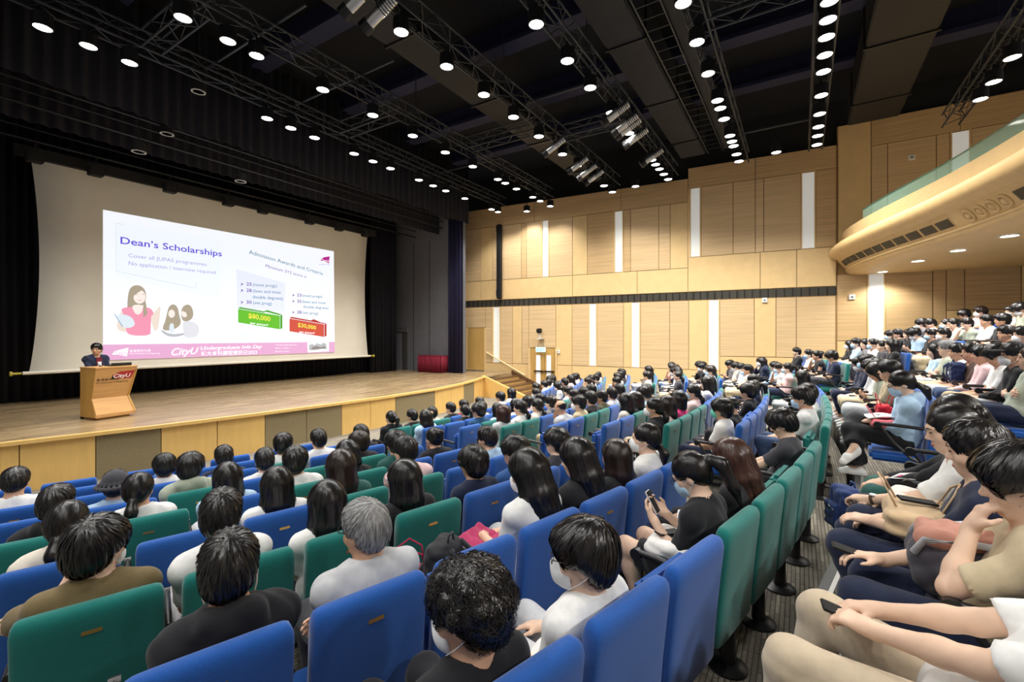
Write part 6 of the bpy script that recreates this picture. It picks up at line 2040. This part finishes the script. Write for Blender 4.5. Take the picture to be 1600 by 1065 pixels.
def backpack(label, key, x, y, z, col, scale=1.0, rx=0, ry=0, rz=0, panel_col=None, name='backpack', tall=0.24):
    t = place(thing(name, label, 'backpack'), key, x, y, z, rx, ry, rz)
    t.scale = (scale,) * 3
    m = cloth('pack_%d_%d_%d' % col, col)
    obj('pack_body', soft_box(0.30, 0.20, 0.42, 0.07, 0.012, 2.0), m, t)
    o = obj('front_pocket', soft_box(0.22, 0.09, tall, 0.04, 0.010, 3.0), m if not panel_col else cloth('pack_%d_%d_%d' % panel_col, panel_col), t, loc=(0, 0.11, 0.03))
    bm = bmesh.new(); bm_path(bm, [(-0.09, 0.155, 0.22), (0, 0.16, 0.235), (0.09, 0.155, 0.22)], 0.004, 5); obj('zip', bm, M_plast, t)
    if tall > 0.3:                                   # grey compression straps of the trekking pack
        for k in (-1, 1):
            bm = bmesh.new(); bm_path(bm, [(k * 0.128, 0.07, 0.02), (k * 0.134, 0.128, 0.06), (k * 0.126, 0.132, 0.20), (k * 0.134, 0.125, 0.36), (k * 0.12, 0.06, 0.425)], 0.014, 6)
            obj('compression_strap', bm, cl('lightgrey'), t, 1)
    for k in (-1, 1):
        bm = bmesh.new()
        bm_path(bm, [(k * 0.08, -0.09, 0.40), (k * 0.10, -0.16, 0.33), (k * 0.11, -0.17, 0.18), (k * 0.10, -0.11, 0.04)], [0.016, 0.022, 0.020, 0.012], 6)
        obj('shoulder_strap', bm, m, t, 1)
    bm = bmesh.new(); bm_path(bm, [(-0.05, -0.05, 0.41), (-0.03, -0.05, 0.465), (0.03, -0.05, 0.465), (0.05, -0.05, 0.41)], 0.009, 6); obj('grab_handle', bm, m, t, 1)
    return t
def tote(label, key, x, y, z, col, w=0.34, d=0.10, h=0.34, rx=0, rz=0, mark=None, handles=True, cat='bag', name='tote_bag', ry=0):
    t = place(thing(name, label, cat), key, x, y, z, rx, ry, rz)
    m = cloth('tote_%d_%d_%d' % col, col)
    obj('bag_body', soft_box(w, d, h, min(d * 0.45, 0.04), 0.012, w * 10), m, t)
    if handles:
        for s in (-1, 1):
            bm = bmesh.new(); bm_path(bm, [(-0.09, s * d * 0.3, h - 0.01), (-0.07, s * d * 0.5, h + 0.10), (0.0, s * d * 0.6, h + 0.14), (0.07, s * d * 0.5, h + 0.10), (0.09, s * d * 0.3, h - 0.01)], 0.005, 6)
            obj('handle', bm, m, t, 1)
    if mark:
        box('label_patch', -0.05, 0.05, d / 2 - 0.004, d / 2 + 0.008, h * 0.55, h * 0.8, cloth('tote_patch', mark), t)
    return t
L = 'L'
# girl with the white phone
def in_hands(t, key, pose, ks, up=0.02, fwd=0.0, rx=0, ry=0, rz=0):
    F_ = fig(pose)
    c = sum(((F_.arm[k][1] + F_.arm[k][2] * 0.085 + F_.arm[k][3] * 0.018) for k in ks), Vector()) / len(ks)
    P = PPL[key]
    t.location = P.location + Matrix.Rotation(P.rotation_euler[2], 3, 'Z') @ ((c + Vector((0, fwd, up))) * P.scale[0])
    t.rotation_euler = (R(rx), R(ry), P.rotation_euler[2] + R(rz))
in_hands(phone('white phone with two lenses held by the ponytailed person', 'white', (8, L, 4), -0.05, 0.60, 0.90, 55, 8), (8, L, 4), 'h_phone', (-1, 1), 0.03, 0.0, 60, 0, 10)
tote('crumpled white shopping bag on the lap of the ponytailed person', (8, L, 4), 0.0, 0.42, 0.575, (238, 236, 232), 0.34, 0.30, 0.09, rz=10, handles=False)
phone('black phone lying on the crumpled white bag', 'black', (8, L, 4), -0.02, 0.46, 0.685, 0, 60, False)
paper('printed leaflet hanging over the knees beside the ponytailed person', (8, L, 5), -0.05, 0.48, 0.61, rz=20, printed=(((210, 60, 90), -0.07, 0.06, 0.06, 0.075), ((90, 90, 96), -0.07, 0.05, 0.0, 0.008), ((90, 90, 96), -0.07, 0.05, -0.05, -0.042)))
# folder and bags in the seventh and eighth rows
tote('magenta folder with a white square on the lap of the long-haired person', (7, L, 3), -0.08, 0.45, 0.585, (170, 48, 92), 0.36, 0.03, 0.27, rx=-78, rz=18, mark=(236, 230, 232), handles=False, cat='folder', name='document_folder')
backpack('black backpack lying on an empty blue seat', (7, L, 2), 0.02, 0.38, 0.465, (40, 40, 44), 0.85, rx=0, rz=30)
tote('magenta tote bag crumpled beside the black backpack', (7, L, 2), -0.14, 0.50, 0.465, (176, 36, 76), 0.26, 0.12, 0.20, rz=-30, mark=(236, 230, 232))
tote('white drawstring bag on the lap of the masked person in white', (7, L, 5), -0.02, 0.44, 0.575, (240, 236, 234), 0.26, 0.14, 0.16, rz=15, mark=(220, 80, 130))
# things on the laps of the row behind
backpack('grey and black trekking backpack with orange mesh lying across the lap', (9, L, 3), 0.07, 0.60, 0.63, (70, 68, 76), 1.0, rx=84, rz=6, panel_col=(196, 140, 122), tall=0.36)
in_hands(phone('black phone held over the trekking backpack', 'black', (9, L, 3), -0.02, 0.66, 0.815, 8, 12, False), (9, L, 3), 'h_chin', (1,), 0.02, 0.02, 12, 0, 12)
tote('tan canvas bag resting on the lap', (9, L, 4), 0.0, 0.46, 0.60, (206, 178, 142), 0.36, 0.26, 0.13, rz=6, handles=True)
phone('black phone lying on the tan canvas bag', 'black', (9, L, 4), 0.0, 0.46, 0.755, 4, 20, False)
tote('white folded sweater on the lap behind the wristwatch', (9, L, 5), -0.18, 0.44, 0.60, (238, 234, 226), 0.36, 0.30, 0.08, rz=5, handles=False, cat='clothing', name='folded_sweater')
paper('white flyer with coloured lines lying on a lap', (9, L, 6), -0.15, 0.46, 0.625, rz=-20, printed=(((190, 40, 110), -0.08, -0.02, 0.05, 0.11), ((60, 90, 180), 0.0, 0.08, 0.02, 0.03), ((200, 200, 204), -0.05, 0.08, -0.06, -0.05)))
backpack('small navy backpack standing on the floor behind the green chairs', (9, L, 7), -0.20, 0.92, 0.0, (44, 62, 112), 0.85, rz=30)
in_hands(phone('small black phone in the hands above the khaki trousers', 'black', (9, L, 2), 0.02, 0.62, 0.66, 10, 30, False), (9, L, 2), 'h_khaki', (-1, 1), 0.0, 0.0, 15, 0, 20)
# aisle seat with papers
paper('stack of white handouts on the lap of the person in pale blue', (9, 'C', 0), -0.02, 0.48, 0.665, w=0.22, h=0.31, rz=14, printed=(((120, 124, 136), -0.02, 0.03, 0.02, 0.05),), name='handout')
tote('rose pink cloth bag under the white handouts', (9, 'C', 0), -0.02, 0.46, 0.565, (226, 112, 124), 0.34, 0.28, 0.085, rz=8, handles=True)
tote('small red bag between two people on blue seats', (9, 'C', 1), -0.02, 0.44, 0.56, (196, 34, 50), 0.26, 0.14, 0.18, rz=8)
BK = min((k for k in PPL if k[1] == 'C' and k[0] in (9, 10)), key=lambda k: abs(head_px(k)[0] - 1512) + 3 * abs(head_px(k)[1] - 556))
backpack('navy backpack upright on a lap beside the pink hooded jacket', BK, 0.0, 0.44, 0.57, (36, 50, 88), 0.8, rz=180)
FK = min((k for k in PPL if k[1] == 'L'), key=lambda k: abs(project(PPL[k].location)[0] - 17) + abs(k[0] - 1) * 60)
in_hands(paper('white sheet held by the person close to the stage edge', FK, 0.12, 0.52, 0.70, rx=40, rz=-20, name='handout'), FK, 'down', (1,), 0.08, 0.08, 40, 0, -20)
GK = [k for k, o in PPL.items() if 'green mask' in o['label']][0]
tote('black shoulder bag on the lap of the person with green mask', GK, 0.0, 0.42, 0.565, (34, 34, 38), 0.30, 0.16, 0.20, rz=10)
# worn details
NK = min((k for k, o in PPL.items() if 'navy T-shirt' in o['label']), key=lambda k: abs(head_px(k)[0] - 742) + abs(head_px(k)[1] - 690))
for z0, z1, x0, x1 in ((0.70, 0.715, 0.02, 0.08), (0.72, 0.75, 0.035, 0.065), (0.755, 0.775, 0.045, 0.075)):
    box('shirt_print', x0, x1, -0.05, -0.02, z0, z1, cl('magenta'), PPL[NK], 0.003)
for o in [q for q in C.objects if q.name.startswith('person') and q.parent is None]:
    lab = o.get('label', '')
    if 'round wristwatch' in lab:
        F_ = fig('h_white'); E, W = F_.arm[-1][:2]
        d = (W - E).normalized(); p = W - d * 0.035
        bm = bmesh.new(); bm_tube(bm, p - d * 0.009, p + d * 0.009, 0.0315, 16); w = obj('watch_strap', bm, cl('brown'), o)
        q = p + Vector((-0.012, 0, 0.033)); bm = bmesh.new(); bm_tube(bm, q - Vector((0, 0, 0.004)), q + Vector((0, 0, 0.004)), 0.018, 16); obj('watch_dial', bm, M_plate, w)
    if 'white earphone' in lab:
        F_ = fig('h_hoodie'); H = Matrix.Translation(F_.hc) @ F_.HM.to_4x4() @ Matrix.Scale(F_.hs, 4)
        for k in (-1, 1):
            bm = bmesh.new(); bm_path(bm, [(k * 0.088, 0.012, -0.012), (k * 0.086, 0.018, -0.06), (k * 0.07, 0.03, -0.13)], 0.003, 5); e = obj('earphone', bm, M_plate, o); e.matrix_local = H
    if 'olive T-shirt resting' in lab:
        F_ = fig('h_olive'); E, W = F_.arm[-1][:2]; d = (W - E).normalized(); p = W - d * 0.02
        bm = bmesh.new(); bm_tube(bm, p - d * 0.008, p + d * 0.008, 0.032, 14); obj('bracelet', bm, mat('bead', rgb(196, 170, 150), 0.4), o)
